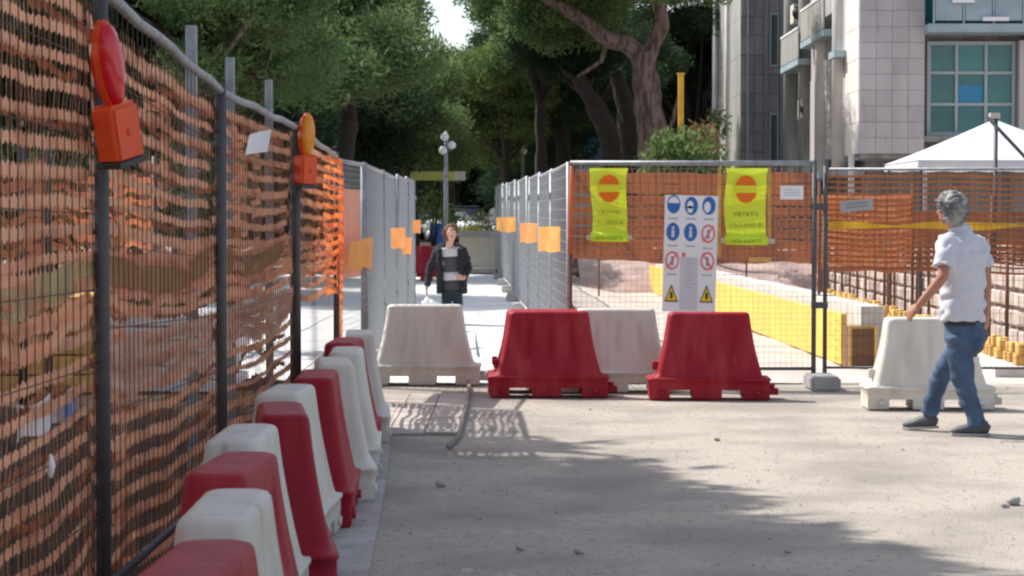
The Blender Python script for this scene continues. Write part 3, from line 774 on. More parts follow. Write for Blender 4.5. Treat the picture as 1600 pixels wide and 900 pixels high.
lamp('small_lamp', 'dusty amber lamp half hidden in net on the nearest dark post', 178, 390, 8.35, .23, M['brown_amber'], M['brown_amber'], math.radians(50), 0)
lamp('small_lamp', 'dusty amber lamp half hidden in net on the second dark post', 368, 388, 12.0, .29, M['brown_amber'], M['brown_amber'], math.radians(50), 0)
# white paper, white notice behind the net
t = thing('paper_sheet', 'curled white paper caught in the net below the left fence rail', 'paper', P(393, 226, 11.75) + Vector((.03, 0, 0)), math.radians(62)); t.scale = (.32, .6, .55)
mb = MB(); mb.smooth = True; vv = []
for k in range(7):
    u = -.35 + k * .1; y = .05 * math.sin(k * .6); vv += [(u, y, -.09 + .02 * (k - 3) * .4), (u + .06, y - .02, .08 + .012 * k)]
mb.add(vv, [(2*k, 2*k+2, 2*k+3, 2*k+1) for k in range(6)]); mb.build('paper', M['white'], t)
t = thing('site_banner', 'white banner with blue marks behind the net low on the left', 'banner', (-1.545, 7.2, 0.90), math.radians(90))
mb = MB(); mb.smooth = True; vv = []
for k in range(13):
    u = -.42 + k * .07; y = .012 * math.sin(k * .9); vv += [(u, y, -.055 + .01 * math.sin(k)), (u, y, .055 + .01 * math.cos(k))]
mb.add(vv, [(2*k, 2*k+2, 2*k+3, 2*k+1) for k in range(12)]); mb.build('banner_cloth', M['white'], t)
mb = MB()
for u in (.16, .22, .27, .33): mb.box(u - .014, u + .014, -.03, -.027, -.03, .035)
mb.build('blue_marks', M['blue'], t)
t = thing('hanging_strip', 'short white plastic strip hanging in the nearest net near the bottom', 'strip', P(79, 728, 5.6))
MB().tube([(0, 0, .03), (.004, 0, 0), (0, 0, -.03)], [.004, .009, .005], 8).build('strip', M['white'], t)

# ------------------------------------------------------------------ behind the left fence
# second net line, timber stacks and dark sheds in the shade
for i, (y0, y1) in enumerate(((6, 10.5), (10.6, 15), (15.1, 19.5))):
    t, L = panel('net_fence_panel', ['inner net fence nearest the camera behind the left fence', 'middle inner net fence behind the left fence', 'far inner net fence behind the left fence'][i],
                 (-3.4, y0, .1), (-3.2, y1, .1), 2, 'inner net fence on the left', None)
    for u in (0, L): MB().tube([(u, 0, 0), (u, 0, 2.0)], .03, 8).build('post', M['darkgalv'], t)
    net_part(t, 'orange_net', L, 1.25, 1.85, M['net_right'], .05, .09, .02, .08, 0, seed=40 + i, amp=.07, sag=.12)
for (x, y, w, d, h, m, lab, nm) in ((-5.2, 14, 1.6, 2.4, 1.0, 'brown_wood', 'brown timber stack behind the left fence', 'timber_stack'), (-4.6, 9.5, 1.3, 1.6, .7, 'brown_wood', 'low brown timber stack nearest behind the left fence', 'timber_stack'),
                              (-4.2, 18.2, 1.4, 1.2, .8, 'ochre', 'ochre timber stack behind the far end of the left fence', 'timber_stack')):
    t = thing(nm, lab, 'timber stack', (x, y, .12), .1, 'timber stacks')
    for a in range(5):
        for b in range(6):
            me = MB().box(-w/2, w/2, -d/12 + .01, d/12 - .01, 0, h/5 - .015).mesh('plank', M[m]) if (a, b) == (0, 0) else me
            link(me, 'plank', t, (R.uniform(-.05, .05), -d/2 + d/6 * (b + .5), h/5 * a))
for lab, Yh, pxs, tops, sd in (('dark hedge behind the inner net fence on the left', 25.5, (-140, 330), 150, 71), ('tall hedge left of the dark hedge near the frame edge', 21.5, (-260, 60), 60, 72)):
    pass
# added white slabs, painting in the sunlit ground glimpsed through the net
t = thing('sunlit_patch_slabs', 'added white slabs painting sunlit ground patches behind the left net', 'sunlit patches', (-2.9, 18.6, .1))
for k in range(6): link(bevel(MB().box(-.5, .5, -.6, .6, 0, .1).mesh('slab', M['white']), .01, 1), 'slab', t, (R.uniform(-.05, .05), R.uniform(-.1, .1), k * .11), R.uniform(-.1, .1))

# ------------------------------------------------------------------ excavation on the right
A = Vector((3.45, 22.6)); B = Vector((2.72, 52)); d = (B - A); Lw = d.length; yaw = math.atan2(d.y, d.x)
t = thing('yellow_formwork', 'long yellow formwork wall running back beside the white kerb', 'formwork', (A.x, A.y, .0), yaw)
NP = 13; pw = Lw / NP
pme = MB(); pme.box(.003, pw - .003, -.03, .03, .02, .55)
pmesh = bevel(pme.mesh('formwork_panel', M['yellow_panel']), .006, 1)
rme = MB(); rme.box(-.02, .02, .03, .055, .03, .54); rmesh = rme.mesh('stiffener', M['yellow_panel'])
hme = MB()
for i in range(3):
    for j in range(5): hme.tube([(.12 + i * .11, .032, .07 + j * .1), (.12 + i * .11, .0335, .07 + j * .1)], .016, 8)
for k in range(NP):
    if k in (10,): continue
    o = link(pmesh, 'formwork_panel', t, (k * pw, 0, gz(2, 20)))
    pass
    if k == 0: hme.build('tie_holes', M['ochre'], o)
t = thing('concrete_kerb_wall', 'white concrete kerb wall behind the yellow formwork', 'wall', (A.x + .28, A.y - .1, 0), yaw)
for k in range(10):
    w_ = Lw / 10; me = MB().box(.006, w_ - .006, -.12, .12, 0, .64).mesh('kerb_block', M['pale_concrete']) if k == 0 else me
    link(me, 'kerb_block', t, (k * w_, 0, R.uniform(-.012, .012)))
# gable end: brown box and pile
t = thing('brown_crate', 'brown plywood crate at the near end of the yellow formwork', 'crate', P(1336, 572, 22.3) * Vector((1, 1, 0)) + Vector((.02, 0, .02)) if False else (3.56, 22.25, .02), .1)
MB().box(-.14, .14, -.12, .12, 0, .42).build('crate_body', M['brown_wood'], t)
for x in (-.13, .13): MB().box(x - .014, x + .014, -.137, -.122, 0, .43).build('crate_batten', M['ochre'], t)
MB().box(-.116, .116, -.135, -.122, .40, .43).build('crate_batten', M['ochre'], t)
t = thing('rebar_bundle', 'bundle of bent reinforcing bars beside the brown crate', 'rebar', (3.98, 22.2, .03), .3)
for k in range(7):
    MB().tube([(-.16 + k * .02, 0, .46 - k * .03), (.0 + k * .02, .1, .26 - k * .03), (.2, .2, .06 + .0 * k)], .008, 5).build('bar', M['rust'], t)
t = thing('white_slab', 'white slab leaning behind the reinforcing bars', 'slab', (4.02, 22.75, .0), .2)
MB().box(-.35, .5, -.06, .06, 0, .47).build('slab_body', M['pale_concrete'], t)
# ochre block row on a ledge
A2 = Vector((5.0, 20.9)); B2 = Vector((5.55, 38.5)); d2 = B2 - A2; L_ = d2.length; yaw2 = math.atan2(d2.y, d2.x)
t = thing('concrete_ledge', 'white concrete ledge that carries the row of ochre blocks', 'ledge', (A2.x, A2.y, 0), yaw2)
MB().box(0, L_, -.35, .35, .0, .105).build('ledge_body', M['pale_concrete'], t)
oc = MB(); oc.box(-.045, .045, -.07, .07, 0, .10); oc.box(-.06, .06, -.045, .045, .10, .20); oc = bevel(oc.mesh('ochre_block', M['ochre']), .008, 1)
nb = 74
for k in range(nb):
    q = A2 + d2 * ((k + .5) / nb); s_ = R.uniform(.9, 1.15)
    o = link(oc, 'ochre_block', None, (q.x + R.uniform(-.03, .03), q.y, .106), yaw2 + R.uniform(-.15, .15)); o.scale = (s_, s_, R.uniform(.85, 1.15))
    tag(o, 'small ochre block in the long row on the white ledge', 'block', 'ochre blocks on the ledge')
# stone wall with rusty stakes behind
A3 = Vector((5.9, 21.5)); B3 = Vector((6.6, 46)); d3 = B3 - A3; L3 = d3.length; yaw3 = math.atan2(d3.y, d3.x)
t = thing('stone_wall', 'pale rubble stone wall behind the row of ochre blocks', 'wall', (A3.x, A3.y, 0), yaw3)
MB().box(0, L3, -.5, -.02, 0, .92).build('wall_core', M['mortar'], t)
st = bevel(MB().box(-.15, .15, -.05, .05, -.09, .09).mesh('stone', M['stone']), .02, 1)
nst = 0
for r_ in range(4):
    u = .2 + (r_ % 2) * .15
    while u < L3 and nst < 290:
        w_ = R.uniform(.75, 1.25)
        o = link(st, 'stone', t, (u, .0 + R.uniform(-.015, .015), .13 + r_ * .22)); o.scale = (w_, 1, R.uniform(.85, 1.08)); u += .315 * w_ + .012; nst += 1
    
for k in range(22):
    q = A3 + d3 * ((k + .4) / 22) + Vector((-.25, 0)); h = R.uniform(1.0, 1.5)
    t = MB(); t.tube([(0, 0, 0), (R.uniform(-.02, .02), 0, h)], .022, 6)
    o = t.build('rusty_stake', M['rust'], None, (q.x, q.y, 0)); o.rotation_euler.y = 0
    tag(o, 'rusty steel stake standing in front of the pale stone wall', 'stake', 'rusty stakes along the stone wall')
# pink brown spoil wall behind the left half and net further back
t, L4 = panel('net_fence_panel', 'bright orange net screen sagging behind the right front panel', (3.6, 25.5, 0), (4.75, 25.8, 0), 2, 'nets in the excavation', None)
for u in (0, L4): MB().tube([(u, 0, 0), (u, 0, 1.98)], .022, 8).build('post', M['rust'], t)
net_part(t, 'orange_net', L4, 1.05, 1.82, M['net_right'], .040, .062, .012, .09, 0, seed=90, amp=.05, sag=.05)
net_part(t, 'orange_net', L4, 1.00, 1.80, M['net2'], .04, .07, .02, .1, .05, seed=94, amp=.05, sag=.05)
t, L5 = panel('net_fence_panel', 'long red brown net fence above the pale stone wall', (5.3, 30.5, 0), (10.6, 28.6, 0), 2, 'nets in the excavation', None)
for u in (0, L5 * .25, L5 * .5, L5 * .75, L5): MB().tube([(u, 0, 0), (u, 0, 1.85)], .03, 8).build('post', M['rust'], t)
net_part(t, 'red_brown_net', L5, .85, 1.6, M['net2'], .05, .075, .03, .10, 0, seed=97, amp=.04, sag=.02)
t, L6 = panel('net_fence_panel', 'far red brown net fence behind the safety board', (1.6, 40, .05), (6.8, 38, 0), 2, 'nets in the excavation', None)
for u in (0, L6 * .5, L6): MB().tube([(u, 0, 0), (u, 0, 1.95)], .016, 8).build('post', M['rust'], t)
net_part(t, 'red_brown_net', L6, .75, 1.9, M['net2'], .075, .10, .05, .14, 0, seed=99, amp=.04, sag=.02)
# pinkish rubble bank
mb = MB(); mb.smooth = True
xs, ys = lin(1.4, 12, 50), lin(44, 52, 14); w_ = len(xs)
mb.add([(x, y, -.1 + (1.0 + .3 * noise.noise(Vector((x, y, 1)))) * math.sin(math.pi * (y - 44) / 8)) for y in ys for x in xs],
       [(j*w_+i, j*w_+i+1, (j+1)*w_+i+1, (j+1)*w_+i) for j in range(len(ys)-1) for i in range(w_-1)])
M['rubble'] = mat('pink_rubble', (.46, .34, .30), .95, (.32, .22, .19), 2, bump=1, bscale=9)
struct(mb.build('spoil_bank', M['rubble']))
# white pickets lying: small boards
for k, (px, py, w) in enumerate(((1030, 612, .1), (1240, 612, .14), (1578, 640, .25))):
    pass

# ------------------------------------------------------------------ white gazebo
gc = P(1553, 255, 34); cx = gc.x; ez = P(1400, 254, 34).z; pz = P(1553, 188, 34).z; hw = 1.44
t = thing('gazebo', 'white peaked gazebo tent behind the right front fence', 'gazebo', (cx, 34, 0))
mb = MB(); mb.smooth = True; rs = []
for k in range(13):
    f = k / 12; h = ez + (pz - ez) * (f ** 1.25 * .45 + f * .55); a = hw * (1 - f) + .03
    rs.append([Vector((x_ * a, y_ * a, h)) for x_, y_ in ((1, 1), (.5, 1), (0, 1), (-.5, 1), (-1, 1), (-1, .5), (-1, 0), (-1, -.5), (-1, -1), (-.5, -1), (0, -1), (.5, -1), (1, -1), (1, -.5), (1, 0), (1, .5))])
mb.rings(rs, smooth=False, cap=True); mb.build('canopy', M['tent'], t)
mb = MB(); vv = []
pr = [(-1, -1), (1, -1), (1, 1), (-1, 1), (-1, -1)]; pts = []
for a, b in zip(pr[:-1], pr[1:]):
    for k in range(12): pts.append((hw * (a[0] + (b[0]-a[0]) * k / 12), hw * (a[1] + (b[1]-a[1]) * k / 12)))
for k, p in enumerate(pts): vv += [(p[0]*1.005, p[1]*1.005, ez), (p[0] * 1.02, p[1] * 1.02, ez - .10 - .02 * (k % 2))]
mb.add(vv, [(2*k, 2*((k+1) % len(pts)), 2*((k+1) % len(pts))+1, 2*k+1) for k in range(len(pts))]); mb.build('valance', M['tent'], t)
for x_ in (-1, 1):
    for y_ in (-1, 1): MB().box(x_*hw*.97 - .025, x_*hw*.97 + .025, y_*hw*.97 - .025, y_*hw*.97 + .025, 0, ez - .01).build('leg', M['pole_dark'], t)
MB().tube([(-hw, -hw * .96, ez - .06), (hw, -hw * .96, ez - .06)], .03, 8).build('crossbar', M['pole_dark'], t)
# crossed dark poles in front of the gazebo
t = thing('dark_poles', 'pair of dark poles crossed before the gazebo peak', 'poles', (P(1556, 200, 31).x, 31, 0))
MB().tube([(0, 0, 0), (.0, 0, P(1556, 182, 31).z)], .03, 8).build('pole', M['pole_dark'], t)
q = P(1540, 182, 31) - Vector((P(1556, 200, 31).x, 31, 0)); q2 = P(1615, 262, 31) - Vector((P(1556, 200, 31).x, 31, 0))
MB().tube([q + Vector((0, -.07, 0)), q2 + Vector((0, -.07, 0))], .025, 8).build('pole', M['pole_dark'], t)
MB().box(-.09, .05, -.05, .05, q.z - .03, q.z + .05).build('clamp', M['cream'], t)

# ------------------------------------------------------------------ office building
BY = 53.0; s_ = F / BY
bx = lambda px, Y=BY: (px - 800) / F * Y
bz = lambda py, Y=BY: P(800, py, Y).z
bld = thing('office_building', 'pale granite office building with teal windows at the right', 'building', (0, 0, 0))
TOP = 13.0; x0 = bx(1342); x1 = bx(1443); zb = bz(240)
MB().box(x0 + .03, x1 - .03, BY + .06, BY + 9, zb, TOP).build('wall', M['granite_core'], bld)
def clad(x0, x1, z0, z1, y, nx, ph, m, jit=.004, gap=.008, name='granite_panel'):
    w = (x1 - x0) / nx; n = int((z1 - z0) / ph)
    me = MB().box(gap/2, w - gap/2, 0, .05, gap/2, ph - gap/2).mesh(name, m)
    for i in range(nx):
        for j in range(n): link(me, name, bld, (x0 + i * w, y + R.uniform(0, jit), z0 + j * ph))
clad(x0, x1, zb, TOP - 3.6, BY, 4, .385, M['granite'])
def clad_side(y0, y1, z0, z1, x, ny, ph, m, name='side_panel', gap=.012):
    w = (y1 - y0) / ny; n = int((z1 - z0) / ph)
    me = MB().box(0, .05, gap/2, w - gap/2, gap/2, ph - gap/2).mesh(name, m)
    for i in range(ny):
        for j in range(n): link(me, name, bld, (x + R.uniform(0, .004), y0 + i * w, z0 + j * ph))
clad_side(BY + .052, BY + 2.2, zb, TOP - 3.6, x0 - .022, 1, .77, M['granite_white'])  # side face lighter than the front: its sunlight is painted in
# window bay
wx0, wx1 = bx(1443), bx(1700); rec = .55
MB().box(x1 - .03, wx1, BY + rec + .1, BY + 9, zb, TOP).build('bay_wall', M['greywall'], bld)
f0x, f1x, f0z, f1z = bx(1453), bx(1592), bz(211), bz(62)
wy = BY + rec
win = MB()
def bar(x0_, x1_, z0_, z1_, y=0): win.box(x0_, x1_, wy - .06 + y, wy + .06, z0_, z1_)
fw = .09
bar(f0x, f1x, f0z, f0z + fw); bar(f0x, f1x, f1z - fw, f1z)
bar(f0x, f0x + fw, f0z + fw, f1z - fw); bar(f1x - fw, f1x, f0z + fw, f1z - fw)
W3 = (f1x - f0x) / 3; H3 = (f1z - f0z) / 3
for k in (1, 2): win.box(f0x + W3 * k - .035, f0x + W3 * k + .035, wy - .055, wy + .055, f0z + fw, f1z - fw)
for k in (1, 2): win.box(f0x + fw, f1x - fw, wy - .05, wy + .05, f0z + H3 * k - .035, f0z + H3 * k + .035)
wf = win.build('window', M['frame'], bld)
pane = MB().box(-W3/2 + .03, W3/2 - .03, -.008, .008, -H3/2 + .03, H3/2 - .03).mesh('pane', M['teal_glass'])
for i in range(3):
    for j in range(3): link(pane, 'pane', wf, (f0x + W3 * (i + .5), wy + .03 + .001 * (i + j), f0z + H3 * (j + .5)))
MB().box(f0x + W3 + .04, f0x + 2 * W3 - .06, wy + .005, wy + .018, f0z + H3 + .04, f0z + H3 * 1.62).build('blue_blind', M['blue_blind'], wf)
MB().box(wx0 - .01, wx1, BY + .1, BY + rec + .1, f0z - .16, f0z - .02).build('sill', M['greywall'], bld)
MB().box(f1x + .03, wx1, BY + .2, wy + .08, f0z, f1z).build('mullion_wall', M['granite'], bld)
# balcony over the window
bz0, bz1 = bz(53), bz(40)
MB().box(wx0 - .02, wx1, BY - .55, BY + rec, bz0, bz1).build('balcony_slab', M['balcony'], bld)
for k in range(7):
    xx = wx0 + .12 + k * .72
    MB().box(xx - .02, xx + .02, BY - .52, BY - .48, bz1, bz1 + 1.05).build('baluster', M['frame'], bld)
    if k < 6: MB().box(xx + .04, xx + .68, BY - .505, BY - .495, bz1 + .08, bz1 + .98).build('balcony_panel', M['balcony'], bld)
MB().box(wx0, wx1, BY - .53, BY - .47, bz1 + 1.052, bz1 + 1.10).build('handrail', M['frame'], bld)
MB().box(wx0, wx1, BY + rec - .06, BY + rec + .08, bz1, bz1 + 2.6).build('upper_window', M['teal_glass'], bld)
MB().box(bx(1478), bx(1512), BY - .62, BY - .56, bz(8), bz(-6)).build('white_plate', M['white'], bld)
MB().box(bx(1525), bx(1565), BY - .62, BY - .56, bz(36), bz(30)).build('white_plate', M['white'], bld)
# ground floor set back, thin column
MB().box(x0 + .5, wx1, BY + 2.2, BY + 8, 0, zb).build('ground_floor_wall', M['greywall'], bld)
for px in (1326, 1440): MB().tube([(bx(px) + .1, BY + .3, 0), (bx(px) + .1, BY + .3, zb)], .075, 12).build('column', M['granite_white'], bld)
# soffit band
MB().box(x0 + .05, wx1, BY + .07, BY + 2.2, zb - .12, zb - .002).build('soffit', M['greywall'], bld)
# recessed side facade with pilasters
SX = 8.98
MB().box(SX, SX + 5, BY + 2.3, 70, 2.7, TOP).build('side_wall', M['greywall'], bld)
MB().box(SX + .6, SX + 5, BY + 2.3, 70, 0, 2.7).build('side_base', M['granite_shade_dark'], bld)
for k, (py_, m_) in enumerate(((56.2, 'granite_white'), (59.4, 'granite_white'), (62.8, 'greywall'), (66.2, 'greywall'))):
    MB().tube([(8.50, py_, 2.6), (8.50, py_, TOP)], .26, 18).build('pilaster', M[m_], bld)
    MB().box(8.46, SX, py_ - .1, py_ + .12, 2.6, TOP).build('pilaster_back', M['greywall'], bld)
for k, (ya, yb, zl) in enumerate(((55.0, 56.0, 5.6), (57, 61.5, 6.3), (62, 66, 5.9), (55.2, 69, 2.62), (57, 61.5, 9.6), (62, 66, 9.3))):
    MB().box(8.12 if zl > 3 else 8.3, SX - .002, ya, yb, zl, zl + .17).build('balcony_slab', M['balcony'], bld)
    if zl > 3 and ya > 56:
        MB().box(8.13, 8.16, ya, yb, zl + .2, zl + 1.0).build('balcony_panel', M['greywall'], bld)
        MB().box(8.11, 8.18, ya, yb, zl + 1.02, zl + 1.08).build('handrail', M['granite_white'], bld)
for (ya, yb) in ((57.0, 58.9), (60.2, 62.2), (63.5, 65.6), (67, 69)):
    for zl in (3.4, 7.0, 10.3):
        o = MB().box(SX - .04, SX + .02, ya, yb, zl, zl + 2.0).build('side_window', M['frame'], bld)
        MB().box(SX - .06, SX - .041, ya + .08, yb - .08, zl + .08, zl + 1.92).build('pane', M['teal_glass'], o)
# stone wing, darkened in colour for the tree shade on it
WY = 70.0; wxa, wxb = 7.35, 9.3
MB().box(wxa + .05, wxb + 4, WY + .06, WY + 12, 0, TOP + 1).build('wing_wall', M['granite_core'], bld)
clad(wxa, wxb - .3, 1.8, TOP - 2, WY, 4, .62, M['granite_shade_dark'], name='wing_panel', gap=.02)
MB().box(wxa + .74, wxa + .86, WY - .09, WY - .002, 0, TOP).build('wing_rib', M['granite_shade_dark'], bld)
clad_side(WY + .052, WY + 8, 1.8, TOP - 2, wxa - .02, 2, 1.24, M['greywall'], 'wing_side_panel')
MB().tube([(wxa - .12, WY + 7.6, 0), (wxa - .12, WY + 7.6, TOP)], .11, 12).build('column', M['granite_white'], bld)
MB().tube([(wxa - .12, WY + 3.4, 0), (wxa - .12, WY + 3.4, TOP)], .07, 12).build('column', M['granite_white'], bld)

for x_, w_, m_ in ((.18, .05, 'galv'), (1.25, .10, 'granite_shade_dark'), (1.52, .04, 'galv')):
    MB().box(wxa + x_, wxa + x_ + w_, WY - .12, WY - .003, 0, TOP).build('downpipe' if w_ < .06 else 'wing_rib', M[m_], bld)
for z_ in (3.2, 6.4, 9.4):
    o = MB().box(wxa + .92, wxa + 1.2, WY - .03, WY - .003, z_, z_ + 1.7).build('side_window', M['frame'], bld)
    MB().box(wxa + .96, wxa + 1.16, WY - .045, WY - .031, z_ + .05, z_ + 1.65).build('pane', M['car_glass'], o)
for y_, z_ in ((57.6, 7.6), (62.6, 4.4), (64.4, 7.3)):
    o = MB().box(8.30, 8.62, y_, y_ + .75, z_, z_ + .55).build('air_conditioner', M['cream'], bld)
    MB().tube([(8.46, y_ - .012, z_ + .28), (8.46, y_ - .001, z_ + .28)], .2, 16).build('fan_grille', M['black_plastic'], o)
# ------------------------------------------------------------------ trees and shrubs
def crown_mesh(name, puffs, m, per=230, leaf=(.10, .028), seed=0, flat=.75):
    rs = np.random.RandomState(seed); V = []; n_tot = 0
    for (c, r) in puffs:
        n = int(per * (r / .8) ** 1.8); c = np.array(c)
        d = rs.normal(size=(n, 3)); d /= np.linalg.norm(d, axis=1)[:, None]
        rad = r * (rs.rand(n) ** .22) * (1 + .15 * rs.normal(size=n)); pos = c + d * rad[:, None] * np.array([1, 1, flat])
        a = d * .6 + rs.normal(size=(n, 3)) * .55 + np.array([0, 0, .25]); a /= np.linalg.norm(a, axis=1)[:, None]
        b = np.cross(a, rs.normal(size=(n, 3))); b /= np.linalg.norm(b, axis=1)[:, None]
        s = rs.uniform(.7, 1.35, n)[:, None]
        la, lb = leaf[0] * s, leaf[1] * s
        V.append(np.stack([pos - a * la, pos + b * lb, pos + a * la, pos - b * lb], 1).reshape(-1, 3)); n_tot += n
    V = np.concatenate(V); nv = len(V)
    me = bpy.data.meshes.new(name); me.vertices.add(nv); me.vertices.foreach_set('co', V.astype('f').ravel())
    me.loops.add(nv); me.loops.foreach_set('vertex_index', np.arange(nv, dtype='i'))
    me.polygons.add(nv // 4); me.polygons.foreach_set('loop_start', np.arange(0, nv, 4, dtype='i'))
    try: me.polygons.foreach_set('loop_total', np.full(nv // 4, 4, dtype='i'))
    except Exception: pass
    me.update(calc_edges=True); me.validate()
    me.materials.append(m); return me
def rough(pts, rs, seed=0, k=7, amt=.07):
    q = [Vector(p) for p in pts]; P_, R_ = [], []
    for i in range(len(q) - 1):
        a, b = q[i], q[i + 1]; pa, pb = q[max(i - 1, 0)], q[min(i + 2, len(q) - 1)]
        for j in range(k):
            t = j / k
            v = .5 * ((2 * a) + (b - pa) * t + (2 * pa - 5 * a + 4 * b - pb) * t * t + (3 * a - pa - 3 * b + pb) * t ** 3)
            r = rs[i] + (rs[i + 1] - rs[i]) * t; n_ = noise.noise(v * 1.3 + Vector((seed, 0, 0))) * amt * 2
            P_.append(v + Vector((noise.noise(v * .9) * r * .25, 0, 0))); R_.append((r * (1 + n_), r * (1 - n_ * .6 + noise.noise(v * 2.1) * amt)))
    P_.append(q[-1]); R_.append((rs[-1], rs[-1])); return P_, R_
def gnarl(mb, amt=.05):
    mb.v = [tuple(Vector(v) + Vector((noise.noise(Vector(v) * 2.6), noise.noise(Vector(v) * 2.6 + Vector((9, 0, 0))), 0)) * amt) for v in mb.v]
def tree(label, base, ells, trunk, m='leaf', bark='bark', seed=0, per=900, npuff=60, pr=(.5, 1.0), leaf=(.08, .022), group='trees behind the works', limbs=True, name='pine_tree', core=True, flat=.75):
    """base: (x, y); ells: crown ellipsoids (cx, cy, cz, rx, ry, rz, n); trunk: list of (point, radius)"""
    t = thing(name, label, 'tree', (base[0], base[1], gz(*base) - .05))
    if group: t['group'] = group
    rr = random.Random(seed); off = Vector(t.location); puffs = []
    for (cx, cy, cz, rx, ry, rz_, n) in ells:
        for k in range(int(n * .21) + 1):       # clumps, each of several tufts with a flat underside
            while True:
                v = Vector((rr.uniform(-1, 1), rr.uniform(-1, 1), rr.uniform(-1, 1)))
                if .35 < v.length < 1: break
            cc = Vector((cx + v.x * rx, cy + v.y * ry, cz + v.z * rz_)) - off; cr = rr.uniform(.9, 1.35) * pr[1] * 1.1
            for q_ in range(6):
                a_ = rr.uniform(0, 6.283); f_ = rr.uniform(.2, 1) * cr
                puffs.append((cc + Vector((math.cos(a_) * f_, math.sin(a_) * f_, rr.uniform(-.1, .5) * cr * .8)), rr.uniform(pr[0] * .85, pr[1] * .85)))
    link(crown_mesh('crown', puffs, M[m], per, leaf, seed, flat), 'crown', t)
    mb = MB(); pts = [Vector(p) - off for p, r in trunk]; pts[0].z = -.1
    a_, b_ = rough(pts, [r for p, r in trunk], seed); mb.tube(a_, b_, 16); gnarl(mb)
    if limbs:
        top = pts[-1]
        for k in range(0, len(puffs), 6):
            c, r = puffs[k]; s0 = pts[-2].lerp(top, rr.uniform(0, 1)); mid = s0.lerp(c, .5) + Vector((0, 0, -.25 * (c - s0).length * .3))
            mb.tube([s0, mid, c], [trunk[-1][1] * .55, trunk[-1][1] * .3, .03], 6)
    mb.build('trunk', M[bark], t)
    return t
def pxell(px, py, Y, rpx, rpy, ry, n):
    c = P(px, py, Y); s = F / Y
    return (c.x, c.y, c.z, rpx / s, ry, rpy / s, n)
def vtr(px, Y, ztop, r, lean=0):
    b = P(px, 400, Y)
    return [(Vector((b.x, Y, 0)), r * 1.3), (Vector((b.x + lean * .3, Y, ztop * .35)), r), (Vector((b.x + lean * .7, Y, ztop * .7)), r * .85), (Vector((b.x + lean, Y, ztop)), r * .7)]
PX = lambda px, Y: (P(px, 400, Y).x, Y)
# left mass
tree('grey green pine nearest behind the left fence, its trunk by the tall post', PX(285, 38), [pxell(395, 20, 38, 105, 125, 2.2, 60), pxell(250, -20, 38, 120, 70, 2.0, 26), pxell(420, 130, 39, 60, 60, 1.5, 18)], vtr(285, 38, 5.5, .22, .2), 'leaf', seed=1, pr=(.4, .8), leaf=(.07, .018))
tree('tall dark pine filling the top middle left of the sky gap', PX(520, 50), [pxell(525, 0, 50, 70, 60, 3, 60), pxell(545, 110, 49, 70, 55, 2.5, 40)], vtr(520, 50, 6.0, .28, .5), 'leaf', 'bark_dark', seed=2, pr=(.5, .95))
tree('broad tree with shade-dark leaf colour above the amber lamp', PX(470, 58), [pxell(500, 185, 56, 120, 80, 3, 110), pxell(440, 60, 58, 100, 90, 3, 30)], vtr(470, 58, 5.0, .3), 'leaf2', 'bark_dark', seed=3, pr=(.6, 1.1))
tree('green tree with clumps coloured as sunlit left below the sky gap', PX(640, 62), [pxell(612, 185, 62, 70, 75, 3, 90)], vtr(640, 62, 4.0, .25), 'leaf', 'bark_dark', seed=4, pr=(.55, 1.0))
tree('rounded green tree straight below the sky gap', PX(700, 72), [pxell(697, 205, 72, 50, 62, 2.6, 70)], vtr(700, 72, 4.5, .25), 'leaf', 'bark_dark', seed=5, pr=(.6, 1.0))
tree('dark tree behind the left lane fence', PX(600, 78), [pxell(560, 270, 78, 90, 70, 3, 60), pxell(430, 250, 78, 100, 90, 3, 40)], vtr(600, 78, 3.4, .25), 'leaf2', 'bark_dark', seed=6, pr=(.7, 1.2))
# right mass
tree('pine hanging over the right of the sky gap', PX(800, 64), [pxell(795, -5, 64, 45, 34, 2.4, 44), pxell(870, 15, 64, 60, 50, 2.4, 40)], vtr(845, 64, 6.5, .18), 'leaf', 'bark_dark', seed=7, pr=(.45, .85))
tree('pine with clumps coloured sunlit yellow green right below the sky gap', PX(790, 68), [pxell(790, 130, 68, 62, 36, 2.5, 70), pxell(760, 200, 69, 50, 55, 2, 50)], vtr(790, 68, 4.5, .16), 'leaf3', 'bark_dark', seed=8, pr=(.5, .85))
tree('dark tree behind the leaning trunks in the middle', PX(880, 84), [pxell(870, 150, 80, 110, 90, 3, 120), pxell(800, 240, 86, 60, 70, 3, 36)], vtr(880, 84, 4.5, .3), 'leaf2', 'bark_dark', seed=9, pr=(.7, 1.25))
Yt = 58
q = lambda px, py, dy=0: P(px, py, Yt + dy)
tk = [(q(1026, 400), .50), (q(1022, 230), .42), (q(1013, 165), .37), (q(1006, 110), .34), (q(1004, 82), .33)]
tp = tree('big umbrella pine with pale forked trunk left of the yellow post', (q(1026, 400).x, Yt), [pxell(960, -45, Yt, 210, 52, 4, 110), pxell(900, 30, 60, 70, 35, 2, 26)], tk, 'leaf', 'bark', seed=10, pr=(.5, .95), limbs=False)
mb = MB(); off = Vector(tp.location)
a_, b_ = rough([p - off for p in (q(1006, 98), q(985, 72), q(950, 62), q(915, 35), q(880, 12), q(840, -10))], [.27, .24, .22, .19, .15, .10], 3); mb.tube(a_, b_, 14)
a_, b_ = rough([p - off for p in (q(1005, 100), q(1022, 68), q(1034, 35), q(1030, 5), q(1015, -40))], [.26, .22, .20, .17, .12], 4); mb.tube(a_, b_, 14)
mb.tube([p - off for p in (q(950, 62), q(940, 95), q(905, 120))], [.1, .07, .04], 7)
mb.tube([p - off for p in (q(1015, 175), q(1045, 215), q(1050, 190), q(1060, 150))], [.10, .07, .06, .04], 7)
gnarl(mb, .07); mb.build('limb', M['bark'], tp)
